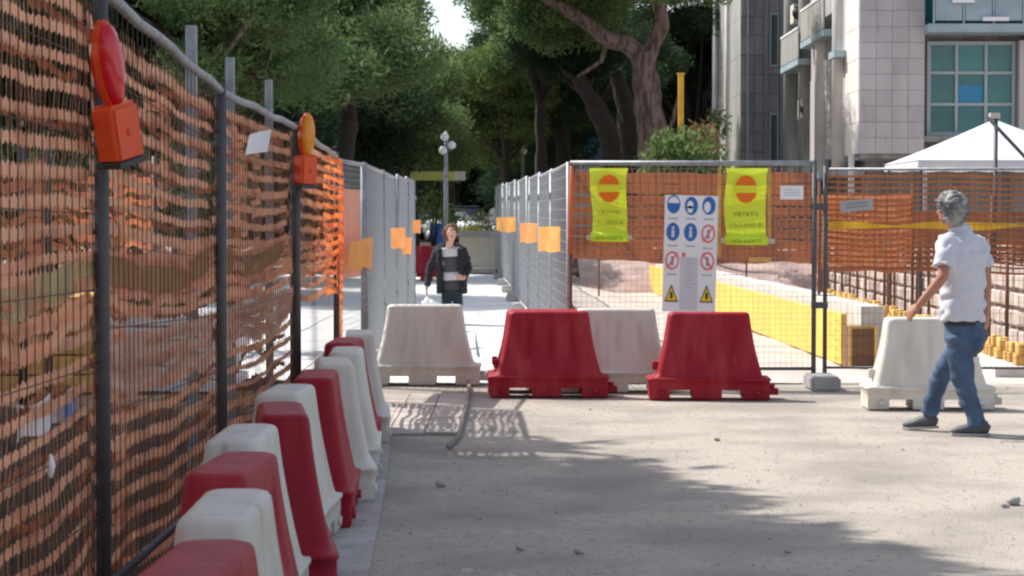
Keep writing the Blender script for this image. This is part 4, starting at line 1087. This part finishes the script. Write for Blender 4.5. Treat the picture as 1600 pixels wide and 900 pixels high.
tree('dark pine between the big trunk and the building', PX(1085, 80), [pxell(1070, 60, 80, 60, 110, 3, 80), pxell(1030, 150, 86, 60, 80, 3, 50)], vtr(1085, 80, 5, .3), 'leaf2', 'bark_dark', seed=11, pr=(.7, 1.2))
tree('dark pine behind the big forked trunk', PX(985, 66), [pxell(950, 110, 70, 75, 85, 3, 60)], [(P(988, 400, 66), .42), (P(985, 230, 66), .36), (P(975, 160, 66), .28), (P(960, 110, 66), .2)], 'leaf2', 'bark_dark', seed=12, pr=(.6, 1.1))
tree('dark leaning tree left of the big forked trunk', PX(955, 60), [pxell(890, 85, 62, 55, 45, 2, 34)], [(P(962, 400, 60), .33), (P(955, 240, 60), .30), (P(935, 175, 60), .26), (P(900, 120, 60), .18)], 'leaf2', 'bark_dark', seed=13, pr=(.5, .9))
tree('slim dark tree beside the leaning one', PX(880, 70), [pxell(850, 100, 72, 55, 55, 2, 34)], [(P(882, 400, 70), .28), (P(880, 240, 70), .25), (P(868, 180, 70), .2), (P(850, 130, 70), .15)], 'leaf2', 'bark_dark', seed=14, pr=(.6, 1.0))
# far wood that closes the view
rs_ = random.Random(4); puffs = []
for k in range(620):
    px = rs_.uniform(-200, 1160); Y = rs_.uniform(98, 116)
    top = 120 if not (590 < px < 800) else 170
    p = P(px, rs_.uniform(top, 350), Y); puffs.append((p, rs_.uniform(1.1, 2.0)))
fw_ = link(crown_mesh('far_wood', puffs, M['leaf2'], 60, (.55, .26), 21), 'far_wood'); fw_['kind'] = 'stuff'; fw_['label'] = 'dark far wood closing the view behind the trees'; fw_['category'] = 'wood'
# trees outside the frame on the left that throw the shade on the road
shade_poly = [(-5.2, 15.9), (-2.2, 15.9), (-1.0, 15.4), (-.1, 14.9), (.45, 13.6), (.9, 12.2), (1.2, 10.9), (1.55, 9.6), (1.75, 8.2), (1.9, 6), (1.9, 2.5), (-5.2, 2.5)]
def inside(x, y, poly):
    c = False
    for (xa, ya), (xb, yb) in zip(poly, poly[1:] + poly[:1]):
        if (ya > y) != (yb > y) and x < (xb - xa) * (y - ya) / (yb - ya) + xa: c = not c
    return c
homes = [(-9.3, 9.5, 'roadside pine left of the middle of the long fence'), (-8.2, 5.2, 'roadside pine nearest the camera on the left'), (-9.8, 16.5, 'roadside pine left of the far end of the long fence')]
sets = [[], [], []]; rr = random.Random(11); tries = 0; made = 0
while made < 820 and tries < 9000:
    tries += 1
    gx, gy = rr.uniform(-5.2, 3), rr.uniform(2.5, 16)
    if not inside(gx + rr.uniform(-.1, .1), gy, shade_poly) or noise.noise(Vector((gx * .8 + gy * .3, gy * 1.6, 5))) > (.42 if gx > -.9 else .05): continue
    z = rr.uniform(7.6, 9.4); k_ = z / math.tan(SUN_EL); c = Vector((gx + SUN_XY.x * k_, gy + SUN_XY.y * k_, z)); made += 1
    h_ = min(range(3), key=lambda i: (c.x - homes[i][0]) ** 2 + (c.y - homes[i][1]) ** 2)
    sets[h_].append((c, rr.uniform(.38, .62)))
for (hx, hy, lab), ps in zip(homes, sets):
    t = thing('pine_tree', lab, 'tree', (hx, hy, 0), 0, 'roadside pines on the left'); off = Vector(t.location)
    link(crown_mesh('crown', [(c - off, r) for c, r in ps], M['leaf'], 150, (.17, .07), 5 + len(ps), .7), 'crown', t)
    mb = MB(); mb.tube([(0, 0, -.1), (.05, 0, 2.5), (.2, 0, 5), (.3, .1, 7)], [.36, .3, .26, .2], 12)
    for k_ in range(0, len(ps), 8): mb.tube([(.28, .1, 6.6), Vector((.28, .1, 6.6)).lerp(ps[k_][0] - off, .5), ps[k_][0] - off], [.1, .06, .03], 6)
    mb.build('trunk', M['bark'], t)
# trees seen through the left net
tree('dark pine seen through the nearest net at the top left', PX(60, 40), [pxell(60, 40, 40, 190, 190, 2.5, 110), pxell(150, 170, 40, 130, 90, 2, 40)], vtr(60, 40, 5, .3), 'leaf2', 'bark_dark', seed=41, pr=(.6, 1.0))
tree('dark pine seen through the net between the two dark posts', PX(230, 47), [pxell(240, 90, 47, 120, 120, 2.5, 70), pxell(330, 230, 47, 130, 80, 2, 60)], vtr(230, 47, 4, .3), 'leaf2', 'bark_dark', seed=42, pr=(.6, 1.0))
# shrub, rusty twigs
def shrub(label, px, Y, rpx, top, bot, m, n, seed, name='shrub', pr=(.18, .32), leaf=(.07, .028), per=150, group=None):
    c = P(px, (top + bot) / 2, Y); s = F / Y; h = (bot - top) / 2 / s; z0 = gz(c.x, Y)
    t = thing(name, label, 'shrub', (c.x, Y, z0)); rr = random.Random(seed); puffs = []
    zc = c.z - z0
    for k in range(n):
        a = rr.uniform(0, 6.28); f = rr.random() ** .5
        puffs.append((Vector((math.cos(a) * f * rpx / s, math.sin(a) * f * rpx / s * .8, zc - h + 2 * h * rr.random() * (1 - .55 * f * f))), rr.uniform(*pr)))
    link(crown_mesh('foliage', puffs, M[m], per, leaf, seed, 1.0), 'foliage', t)
    mb = MB()
    for k in range(0, n, 5): mb.tube([(0, 0, 0), puffs[k][0] * .5 + Vector((0, 0, .1)), puffs[k][0]], [.03, .02, .006], 5)
    mb.build('stem', M['bark_dark'], t); return t
shrub('round bright green shrub right of the big trunk behind the cross fence', 1068, 42, 54, 203, 300, 'leaf3', 110, 51, pr=(.22, .36), leaf=(.085, .03))
shrub('reddish dry shrub at the foot of the yellow post', 1098, 46, 20, 186, 240, 'rusty_leaf', 22, 52, pr=(.2, .3))
shrub('small bright shrub against the dark wing of the building', 1120, 60, 14, 165, 215, 'leaf3', 16, 53, pr=(.2, .32))
t = thing('yellow_post', 'tall yellow post standing in front of the dark pines', 'post', (P(1064, 100, 44).x, 44, 0))
zt = P(1064, 117, 44).z
MB().box(-.055, .055, -.055, .055, 0, zt).build('post_body', M['yellow_paint'], t); MB().box(-.07, .07, -.07, .07, zt + .001, zt + .04).build('post_cap', M['yellow_paint'], t)

# hedges
def hedge(label, xa, xb, Y, h, seed):
    t = thing('hedge', label, 'hedge', ((xa + xb) / 2, Y, .1)); rr = random.Random(seed); hw = (xb - xa) / 2
    puffs = [(Vector((rr.uniform(-hw, hw), rr.uniform(-.5, .5), rr.uniform(.1, h))), rr.uniform(.3, .5)) for k in range(int(hw * h * 14))]
    link(crown_mesh('foliage', puffs, M['leaf2'], 300, (.08, .035), seed, 1.0), 'foliage', t)
    mb = MB()
    for k in range(-4, 5): mb.tube([(k * hw / 4.5, 0, -.1), (k * hw / 4.5, 0, h * .8)], .04, 6)
    mb.build('stem', M['bark_dark'], t)
hedge('dark hedge behind the timber stacks left of the long fence', -9.5, -3.2, 24.5, 2.2, 71)
# ------------------------------------------------------------------ street end behind the lane
t = thing('globe_street_lamp', 'street lamp with three white globes above the lime board', 'street lamp', (P(697, 300, 52).x, 52, gz(-2, 52)))
zz = gz(-2, 52); topz = P(697, 205, 52).z - zz
MB().tube([(0, 0, 0), (0, 0, topz)], [.06, .045], 10).build('pole', M['galv'], t)
for px, py in ((695, 214), (706, 227), (692, 235)):
    g = P(px, py, 52); c = (g.x - P(697, 300, 52).x, -.05, g.z - zz)
    MB().sphere(c, .10).build('globe', M['lamp_glass'], t)
    MB().tube([(0, 0, c[2] - .13), (c[0], -.05, c[2] - .12)], .015, 6).build('arm', M['galv'], t)
t = thing('lime_board', 'dull lime street board on a pole beyond the lane', 'sign', (P(684, 275, 56).x, 56, gz(-2, 56)))
z0, z1 = P(684, 282, 56).z - gz(-2, 56), P(684, 268, 56).z - gz(-2, 56); hw_ = 43 / (F / 56)
link(bevel(MB().box(-hw_, hw_ - .3, -.02, .02, z0, z1).mesh('board', M['lime_sign']), .008, 1), 'board', t)
link(bevel(MB().box(hw_ - .298, hw_, -.021, .021, z0, z1).mesh('board_end', M['cream']), .008, 1), 'board_end', t)
MB().tube([(.18, .05, 0), (.18, .05, z1 + .1)], .03, 8).build('pole', M['galv'], t)
t = thing('far_building', 'pale far building glimpsed between the leaning trunks', 'building', (P(925, 300, 94).x, 94, gz(3, 94)))
hx = 1.9; h1, h2 = P(900, 222, 94).z - gz(3, 94), P(900, 165, 94).z - gz(3, 94)
MB().box(-hx, hx, 0, 3, 0, h2).build('wall', M['cream'], t); MB().box(-hx - .1, hx + .1, -.1, 3.1, h2 + .002, h2 + .2).build('roof', M['concrete'], t)
for x_ in (-1.2, .0, 1.2):
    o = MB().box(x_ - .4, x_ + .4, -.05, -.002, h1 - 1.1, h1 + .2).build('window', M['frame'], t); MB().box(x_ - .34, x_ + .34, -.07, -.052, h1 - 1.04, h1 + .14).build('pane', M['blue_blind'], o)
t = thing('globe_street_lamp', 'street lamp with one white globe above the right lane fence', 'street lamp', (P(817, 300, 72).x, 72, gz(.5, 72)))
tz_ = P(817, 240, 72).z - gz(.5, 72)
MB().tube([(0, 0, 0), (0, 0, tz_)], [.06, .045], 10).build('pole', M['galv'], t); MB().sphere((0, 0, tz_ + .1), .13).build('globe', M['lamp_glass'], t)
# silver car
def car(name, label, px, Y, m, rz=0):
    x = P(px, 340, Y).x; t = thing(name, label, 'car', (x, Y, gz(x, Y) + .005), rz)
    # body profile across the length (local y), lofted
    prof = [(-2.05, .35, .62, .72), (-1.95, .28, .74, .80), (-1.2, .25, .86, .84), (-.9, .25, .92, .85), (.9, .25, .95, .85), (1.6, .25, .92, .84), (2.0, .30, .80, .78), (2.08, .4, .65, .7)]
    mb = MB(); rs = []
    for y, zb_, zt_, hw2 in prof:
        rs.append([Vector(p) for p in ((hw2, y, zb_ + .1), (hw2, y, zt_ - .12), (hw2 - .08, y, zt_), (-hw2 + .08, y, zt_), (-hw2, y, zt_ - .12), (-hw2, y, zb_ + .1), (-hw2 + .1, y, zb_), (hw2 - .1, y, zb_))])
    mb.rings(rs); mb.build('body', M[m], t)
    mb = MB(); rs = []
    for y, zt_, hw2 in ((-1.05, .93, .76), (-.45, 1.40, .60), (.7, 1.44, .60), (1.5, .97, .74)):
        rs.append([Vector(p) for p in ((hw2 + .06, y, .88), (hw2, y, zt_), (-hw2, y, zt_), (-hw2 - .06, y, .88))])
    mb.rings(rs); mb.build('windscreen', M['car_glass'], t)
    MB().box(-.56, .56, -.42, .68, 1.442, 1.47).build('roof', M[m], t)
    for x_ in (-.8, .8):
        for y_ in (-1.3, 1.3):
            w = MB().tube([(x_ - .1, y_, .31), (x_ + .1, y_, .31)], .31, 18).build('wheel', M['tyre'], t)
            MB().tube([(x_ - .105, y_, .31), (x_ + .105, y_, .31)], .18, 12).build('rim', M['galv'], w)
        MB().box(x_ * .72 - .12, x_ * .72 + .12, -2.07, -2.02, .58, .70).build('headlight', M['white'], t)
    MB().box(-.24, .24, -2.08, -2.055, .40, .50).build('number_plate', M['white'], t)
car('parked_car', 'silver car parked across the far end of the lane', 722, 88, 'car_silver', math.radians(28))
car('parked_car', 'dark car parked left of the silver one beyond the lane', 668, 92, 'car_dark', math.radians(-20))
# scooter
x = P(764, 340, 66).x; t = thing('scooter', 'dark scooter with pale windshield parked at the lane end by the right fence', 'scooter', (x, 66, gz(x, 66) + .005), math.radians(20))
for y_ in (-.62, .62):
    w = MB().tube([(-.05, y_, .24), (.05, y_, .24)], .24, 18).build('wheel', M['tyre'], t); MB().tube([(-.055, y_, .24), (.055, y_, .24)], .12, 12).build('rim', M['galv'], w)
mb = MB(); mb.tube([(0, .75, .62), (0, .45, .66), (0, .1, .6), (0, -.05, .32), (0, -.3, .30), (0, -.45, .55), (0, -.48, .9)], [(.08, .1), (.16, .17), (.17, .16), (.17, .08), (.17, .08), (.2, .07), (.14, .06)], 12, axis=(1, 0, 0)); mb.build('body', M['car_dark'], t)
MB().tube([(0, .7, .82), (0, .3, .80), (0, .0, .76)], [(.1, .05), (.15, .06), (.11, .05)], 10, axis=(1, 0, 0)).build('saddle', M['black_plastic'], t)
MB().tube([(0, -.48, .9), (0, -.44, 1.02)], .04, 8).build('steering_column', M['black_plastic'], t)
MB().tube([(-.33, -.36, 1.03), (0, -.44, 1.04), (.33, -.36, 1.03)], .02, 8).build('handlebar', M['black_plastic'], t)
MB().disc((0, 1.24), .19, .24, -.52, 18, .006).build('windshield', M['lamp_glass'], t)
MB().sphere((0, -.55, .86), (.09, .06, .08)).build('headlight', M['white'], t)
# blue bin
t = thing('blue_bin', 'blue wheeled bin beyond the woman in the lane', 'bin', (P(688, 340, 64).x, 64, gz(-2, 64) + .005))
mb = MB(); mb.rings([[Vector((x_ * w, y_ * w, z)) for x_, y_ in ((1, 1), (-1, 1), (-1, -1), (1, -1))] for z, w in ((.1, .2), (.95, .28))], smooth=False); mb.build('bin_body', M['blue_paint'], t)
MB().box(-.3, .3, -.32, .3, .952, 1.02).build('lid', M['blue_paint'], t)
for s in (-1, 1): MB().tube([(s * .2 - .03, .22, .1), (s * .2 + .03, .22, .1)], .1, 12).build('wheel', M['tyre'], t)
# flower bed and pale shrubs
for px, Y, rpx, top, bot, m, n, seed, lab in ((738, 54, 26, 345, 372, 'flower', 16, 61, 'low yellow flowering bed behind the cream wall'), (676, 58, 22, 300, 345, 'leaf3', 34, 62, 'pale green shrub left below the lime board'),
                                     (706, 60, 12, 318, 352, 'leaf', 12, 63, 'grey green shrub right below the lime board'), (752, 62, 12, 330, 356, 'leaf3', 10, 64, 'low shrub coloured sunny green before the scooter')):
    shrub(lab, px, Y, rpx, top, bot, m, n, seed, pr=(.16, .3), per=110)

# ------------------------------------------------------------------ people
def limb_tube(mb, pts, rs, axis=None, n=12): mb.tube(pts, rs, n, axis=axis); return mb
def hand(mb, wrist, direction, palm_n, size=1.0, curl=.5, thumb_side=1):
    """palm, four fingers of unequal length and a thumb"""
    d = Vector(direction).normalized(); nrm = Vector(palm_n); nrm = (nrm - d * nrm.dot(d)).normalized(); s = d.cross(nrm)
    w = Vector(wrist); k = size
    mb.tube([w - d * .02 * k, w + d * .03 * k, w + d * .085 * k], [(.024 * k, .018 * k), (.036 * k, .016 * k), (.038 * k, .014 * k)], 10, axis=s)
    for i, (o, ln) in enumerate(((-.029, .060), (-.010, .072), (.010, .068), (.028, .052))):
        b = w + d * .08 * k + s * o * k; a1 = curl * .7; a2 = curl * 1.6
        m1 = b + (d * math.cos(a1) + nrm * math.sin(a1)) * ln * .5 * k
        m2 = m1 + (d * math.cos(a2) + nrm * math.sin(a2)) * ln * .5 * k
        mb.tube([b - d * .015 * k, b, m1, m2], [.010 * k, .0098 * k, .009 * k, .0072 * k], 7)
    b = w + d * .025 * k + s * thumb_side * -.03 * k
    m1 = b + (d * .7 - s * thumb_side * .6 + nrm * .3).normalized() * .035 * k; m2 = m1 + (d * .9 - s * thumb_side * .1 + nrm * .35).normalized() * .03 * k
    mb.tube([b, m1, m2], [.012 * k, .0115 * k, .009 * k], 7)

# --- man in white polo shirt
MY = 15.35; MX = P(1500, 683, MY).x; ms = F / MY
man = thing('person', 'grey haired man in white polo shirt and jeans walking left before the cross fence', 'person', (MX, MY, 0.004))
def mp(px, py, dy=0.0): return Vector(((px - 1500) / ms, dy, (681.5 - py) / ms))
lf = Vector((-.62, -.78, 0)); fw3 = Vector((-.78, .62, 0))      # his left, his forward
pel = mp(1511, 512, .12); chest = mp(1506, 405, .10)
shl = mp(1476, 378, -.02); shr = mp(1536, 381, .20); nk = mp(1497, 355, .10); hd = mp(1486, 327, .08); fh = Vector((-.66, .75, 0)).normalized(); lh = Vector((-.75, -.66, 0)).normalized()
skin = MB()
limb_tube(skin, [mp(1505, 385, .11), nk + Vector((.005, 0, 0)), mp(1490, 338, .09)], [.062, .056, .055])
skin.tube([hd + Vector((0, 0, -.105)) + fh * .035, hd + Vector((0, 0, -.08)) + fh * .025, hd + Vector((0, 0, -.03)) + fh * .010, hd, hd + Vector((0, 0, .055)) - fh * .008, hd + Vector((0, 0, .095)) - fh * .01],
          [(.030, .036), (.052, .062), (.066, .085), (.074, .095), (.066, .086), (.030, .040)], 16, axis=lh)
skin.tube([hd + fh * .088 + Vector((0, 0, .015)), hd + fh * .112 + Vector((0, 0, -.025)), hd + fh * .092 + Vector((0, 0, -.034))], [.009, .014, .010], 8)
skin.tube([hd + fh * .085 + Vector((0, 0, .03)) - lh * .035, hd + fh * .092 + Vector((0, 0, .034)), hd + fh * .085 + Vector((0, 0, .03)) + lh * .035], .012, 8)
for s in (-1, 1): skin.tube([hd + lh * s * .072 + Vector((0, 0, .022)), hd + lh * s * .084 + Vector((0, 0, 0)) - fh * .008, hd + lh * s * .074 + Vector((0, 0, -.03))], [.012, .018, .010], 8)
el = mp(1466, 432, -.12); wl = mp(1433, 477, -.02)
er = mp(1547, 438, .16); wr = mp(1545, 489, .10)
skin.tube([shl, shl.lerp(el, .5), el, el.lerp(wl, .3), wl], [.05, .046, .040, .039, .027], 12)
skin.tube([shr, shr.lerp(er, .5), er, er.lerp(wr, .3), wr], [.05, .046, .040, .038, .027], 12)
hand(skin, wl, (wl - el) + Vector((-.03, 0, 0)), Vector((.3, .6, -.5)), 1.0, .5, 1)
hand(skin, wr, Vector((.0, .0, -1)), Vector((-.7, .5, 0)), 1.05, .65, -1)
# trunk under the shirt keeps head and arms one body
skin.tube([pel, mp(1507, 470, .11), chest, mp(1506, 385, .10), nk], [(.12, .08), (.12, .08), (.15, .09), (.13, .07), (.05, .05)], 14, axis=lf)
skin.tube([shl, mp(1506, 382, .1), shr], [.05, .07, .05], 10)
fuse(skin, 'body', M['skin'], .0075, 3, man)
# hair
hair = MB(); hair.sphere(hd + Vector((0, 0, .038)) - fh * .022, (.108, .108, .100), 18, 12); hair.sphere(hd + Vector((0, 0, -.015)) - fh * .045, (.092, .092, .096), 16, 10)
hair.sphere(hd + Vector((0, 0, .07)) + fh * .03, (.072, .072, .052), 14, 9)
fuse(hair, 'hair', M['grey_hair'], .008, 2, man, .016, 24, 3)
# shirt
sh = MB()
sh.tube([mp(1508, 502, .12), mp(1508, 470, .12), mp(1507, 435, .11), mp(1506, 400, .10), mp(1505, 376, .10), mp(1502, 362, .10), mp(1499, 357, .10)],
        [(.195, .150), (.192, .150), (.190, .145), (.205, .135), (.190, .105), (.11, .08), (.068, .066)], 24, axis=lf)
sh.tube([mp(1500, 378, .09), shl + Vector((0, 0, .0)), shl.lerp(el, .45), shl.lerp(el, .72)], [.08, .076, .074, .078], 14)
sh.tube([mp(1512, 380, .13), shr + Vector((0, 0, .0)), shr.lerp(er, .45), shr.lerp(er, .66)], [.08, .076, .072, .074], 14)
fuse(sh, 'polo_shirt', M['shirt'], .010, 4, man, .017, 8, 1)
col = MB(); col.tube([mp(1501, 362, .10), mp(1496, 351, .10)], [(.078, .074), (.066, .062)], 18, axis=lf); col.build('collar', M['shirt'], man)
MB().tube([mp(1510, 507, .12), mp(1510, 500, .12)], [(.172, .132), (.172, .132)], 24, axis=lf).build('belt', M['belt'], man)
# jeans
jn = MB()
jn.tube([mp(1511, 500, .12), mp(1513, 520, .12), mp(1512, 540, .13), mp(1508, 552, .13)], [(.168, .128), (.178, .142), (.165, .138), (.12, .10)], 20, axis=lf)
h1 = pel + lf * .085 + Vector((0, 0, -.06)); k1 = mp(1507, 600, .04); a1 = mp(1531, 668, .03)
h2 = pel - lf * .085 + Vector((0, 0, -.06)); k2 = mp(1484, 592, .33); a2 = mp(1467, 658, .42)
jn.tube([h1, h1.lerp(k1, .5), k1, k1.lerp(a1, .45), a1 + Vector((-.006, 0, .01))], [.100, .092, .074, .070, .062], 14)
jn.tube([h2, h2.lerp(k2, .5), k2, k2.lerp(a2, .45), a2 + Vector((0, 0, .01))], [.100, .090, .072, .066, .060], 14)
fuse(jn, 'jeans', M['jeans'], .010, 3, man, .014, 7, 5)
def shoe(parent, ankle, toe_dir, name='shoe', k=1.0, pitch=0.0, m='shoe', sole='sole'):
    d = Vector(toe_dir).normalized(); a = Vector((ankle.x, ankle.y, 0)); side = Vector((-d.y, d.x, 0))
    T = lambda f, h: a + d * f * k + Vector((0, 0, h * k + max(0, -f + .12) * pitch))
    mb = MB(); mb.tube([T(-.075, .045), T(-.05, .055), T(.02, .06), T(.10, .045), T(.16, .034), T(.195, .028)], [(.025, .03), (.04, .045), (.043, .052), (.047, .034), (.043, .026), (.020, .014)], 14, axis=side)
    mb.tube([T(-.02, .05), T(-.02, .11)], [(.042, .05), (.038, .042)], 12, axis=side)
    o = fuse(mb, name, M[m], .008, 3, parent)
    mb = MB(); rs = []
    out = [(-.085, .0), (-.075, .03), (-.02, .038), (.06, .046), (.13, .05), (.185, .034), (.205, 0), (.185, -.034), (.13, -.05), (.06, -.046), (-.02, -.038), (-.075, -.03)]
    for h in (.0, .018): rs.append([T(f, h) + side * s_ * k for f, s_ in out][::-1])
    mb.rings(rs[::1], smooth=False); mb.build('sole', M[sole], o)
shoe(man, a1, Vector((-1, .25, 0))); shoe(man, a2, Vector((-.8, .6, 0)), pitch=.1)
# brown strap / cuffs are left out; face details
for s in (-1, 1): MB().sphere(hd + fh * .083 + lh * s * .030 + Vector((0, 0, .012)) - fh * .004, .009, 8, 6).build('eye', M['eye_white'], man)
MB().tube([hd + fh * .088 - lh * .022 + Vector((0, 0, -.058)), hd + fh * .093 + Vector((0, 0, -.057)), hd + fh * .088 + lh * .022 + Vector((0, 0, -.058))], .005, 6).build('mouth', M['lip'], man)

# --- woman in the lane
WY2 = 29.8; ws = F / WY2; WX = P(704, 500, WY2).x; wz = gz(WX, WY2) + .006
woman = thing('person', 'woman in open black jacket and striped top walking toward the camera in the lane', 'person', (WX, WY2, wz))
def wp(px, py, dy=0.0): p = P(px, py, WY2); return Vector((p.x - WX, dy, p.z - wz))
X1 = Vector((1, 0, 0))
hdw = wp(706, 363, -.16); nkw = wp(703, 381, -.08)
b = MB()
b.tube([hdw + Vector((0, -.03, -.11)), hdw + Vector((0, -.025, -.08)), hdw + Vector((0, -.01, -.03)), hdw, hdw + Vector((0, 0, .06)), hdw + Vector((0, 0, .095))], [(.03, .035), (.05, .06), (.068, .083), (.074, .092), (.064, .082), (.03, .04)], 16, axis=X1)
b.tube([hdw + Vector((0, -.085, .01)), hdw + Vector((0, -.112, -.025)), hdw + Vector((0, -.09, -.035))], [.008, .013, .009], 8)
b.tube([hdw + Vector((0, .03, -.06)), nkw, wp(703, 392, 0)], [.05, .048, .055], 12)
b.tube([wp(703, 392, 0), wp(703, 410, 0), wp(705, 440, .03), wp(706, 452, .04)], [(.13, .08), (.14, .09), (.12, .08), (.13, .09)], 14, axis=X1)
sl_, sr_ = wp(684, 391, 0), wp(723, 391, 0)
e_l, w_l = wp(671, 422, -.02), wp(667, 451, -.14); e_r, w_r = wp(733, 420, -.02), wp(725, 434, -.22)
b.tube([sl_, e_l, w_l], [.045, .037, .025], 10); b.tube([sr_, e_r, w_r], [.045, .037, .025], 10)
b.tube([sl_, wp(703, 390, 0), sr_], [.045, .06, .045], 10)
hand(b, w_l, Vector((0, -.1, -1)), Vector((1, 0, 0)), .95, .5, 1)
hand(b, w_r, Vector((-.8, -.4, .1)), Vector((0, .8, -.3)), .95, .6, 1)
fuse(b, 'body', M['skin_pale'], .0085, 3, woman)
hr = MB(); hr.sphere(hdw + Vector((0, .02, .035)), (.098, .098, .092), 16, 10); hr.sphere(hdw + Vector((-.03, .045, -.03)), (.085, .07, .10), 14, 9); hr.sphere(hdw + Vector((-.085, .03, .0)), (.05, .055, .075), 12, 8)
fuse(hr, 'hair', M['brown_hair'], .010, 2, woman, .012, 20, 3)
for s in (-1, 1): MB().sphere(hdw + Vector((s * .03, -.083, .012)), .011, 8, 6).build('eye', M['eye_white'], woman)
MB().tube([hdw + Vector((-.022, -.086, -.058)), hdw + Vector((0, -.091, -.058)), hdw + Vector((.022, -.086, -.058))], .005, 6).build('mouth', M['lip'], woman)
def band(z0, z1, name, m):
    mb = MB(); k = [(z0 + (z1 - z0) * i / 3) for i in range(4)]
    mb.tube([wp(703.5 + (y - 388) * .05, y, .0 + (y - 388) * .0006) for y in k], [(.152, .108)] * 4, 20, axis=X1); mb.build(name, M[m], woman)
band(386, 400, 'light_stripe', 'lt_grey'); band(400.2, 424, 'dark_stripe', 'charcoal'); band(424.2, 437, 'light_stripe', 'lt_grey'); band(437.2, 452, 'dark_stripe', 'charcoal')
jk = MB()
for s, sh_, e_, w_ in ((-1, sl_, e_l, w_l), (1, sr_, e_r, w_r)):
    jk.tube([wp(703 + s * 8, 386, .03), sh_, sh_.lerp(e_, .5), e_, e_.lerp(w_, .85)], [.07, .068, .062, .055, .045], 12)
    jk.tube([wp(703 + s * 16, 388, .0), wp(703 + s * 17, 410, -.01), wp(706 + s * 18, 440, .0), wp(706 + s * 19, 458, .01)], [(.05, .105), (.055, .12), (.05, .13), (.055, .14)], 14, axis=X1)
jk.tube([wp(703, 386, .07), wp(703, 420, .07), wp(706, 458, .10)], [(.17, .06), (.17, .07), (.18, .07)], 14, axis=X1)
fuse(jk, 'jacket', M['black_cloth'], .013, 4, woman, .012, 8, 2)
tr = MB(); fz = Vector((0, 0, 0))
tr.tube([wp(706, 446, .04), wp(706, 458, .05)], [(.145, .105), (.15, .12)], 16, axis=X1)
tr.tube([wp(699, 455, .05), wp(697, 480, .0), Vector((wp(698, 500).x, -.12, .07))], [.088, .064, .05], 12)
tr.tube([wp(713, 455, .05), wp(716, 480, .12), Vector((wp(718, 500).x, .22, .09))], [.088, .064, .05], 12)
fuse(tr, 'trousers', M['trousers'], .012, 4, woman)
shoe(woman, Vector((wp(698, 500).x, -.12, 0)), (-.1, -1, 0), k=.9); shoe(woman, Vector((wp(718, 500).x, .22, 0)), (.1, -1, 0), k=.9, pitch=.3)
# white bag in her hand
t = thing('white_bag', 'crumpled white plastic bag held low by the woman', 'bag', (WX + wp(672, 466).x, WY2 - .2, wz + wp(672, 470).z))
bm_ = MB(); bm_.sphere((0, 0, -.06), (.12, .08, .10), 14, 9); bm_.sphere((.08, 0, -.09), (.10, .07, .08), 12, 8); bm_.tube([(-.02, 0, 0), (-.04, .04, .09)], [.03, .012], 8)
fuse(bm_, 'bag_body', M['white'], .012, 1, t, .02, 14, 2)
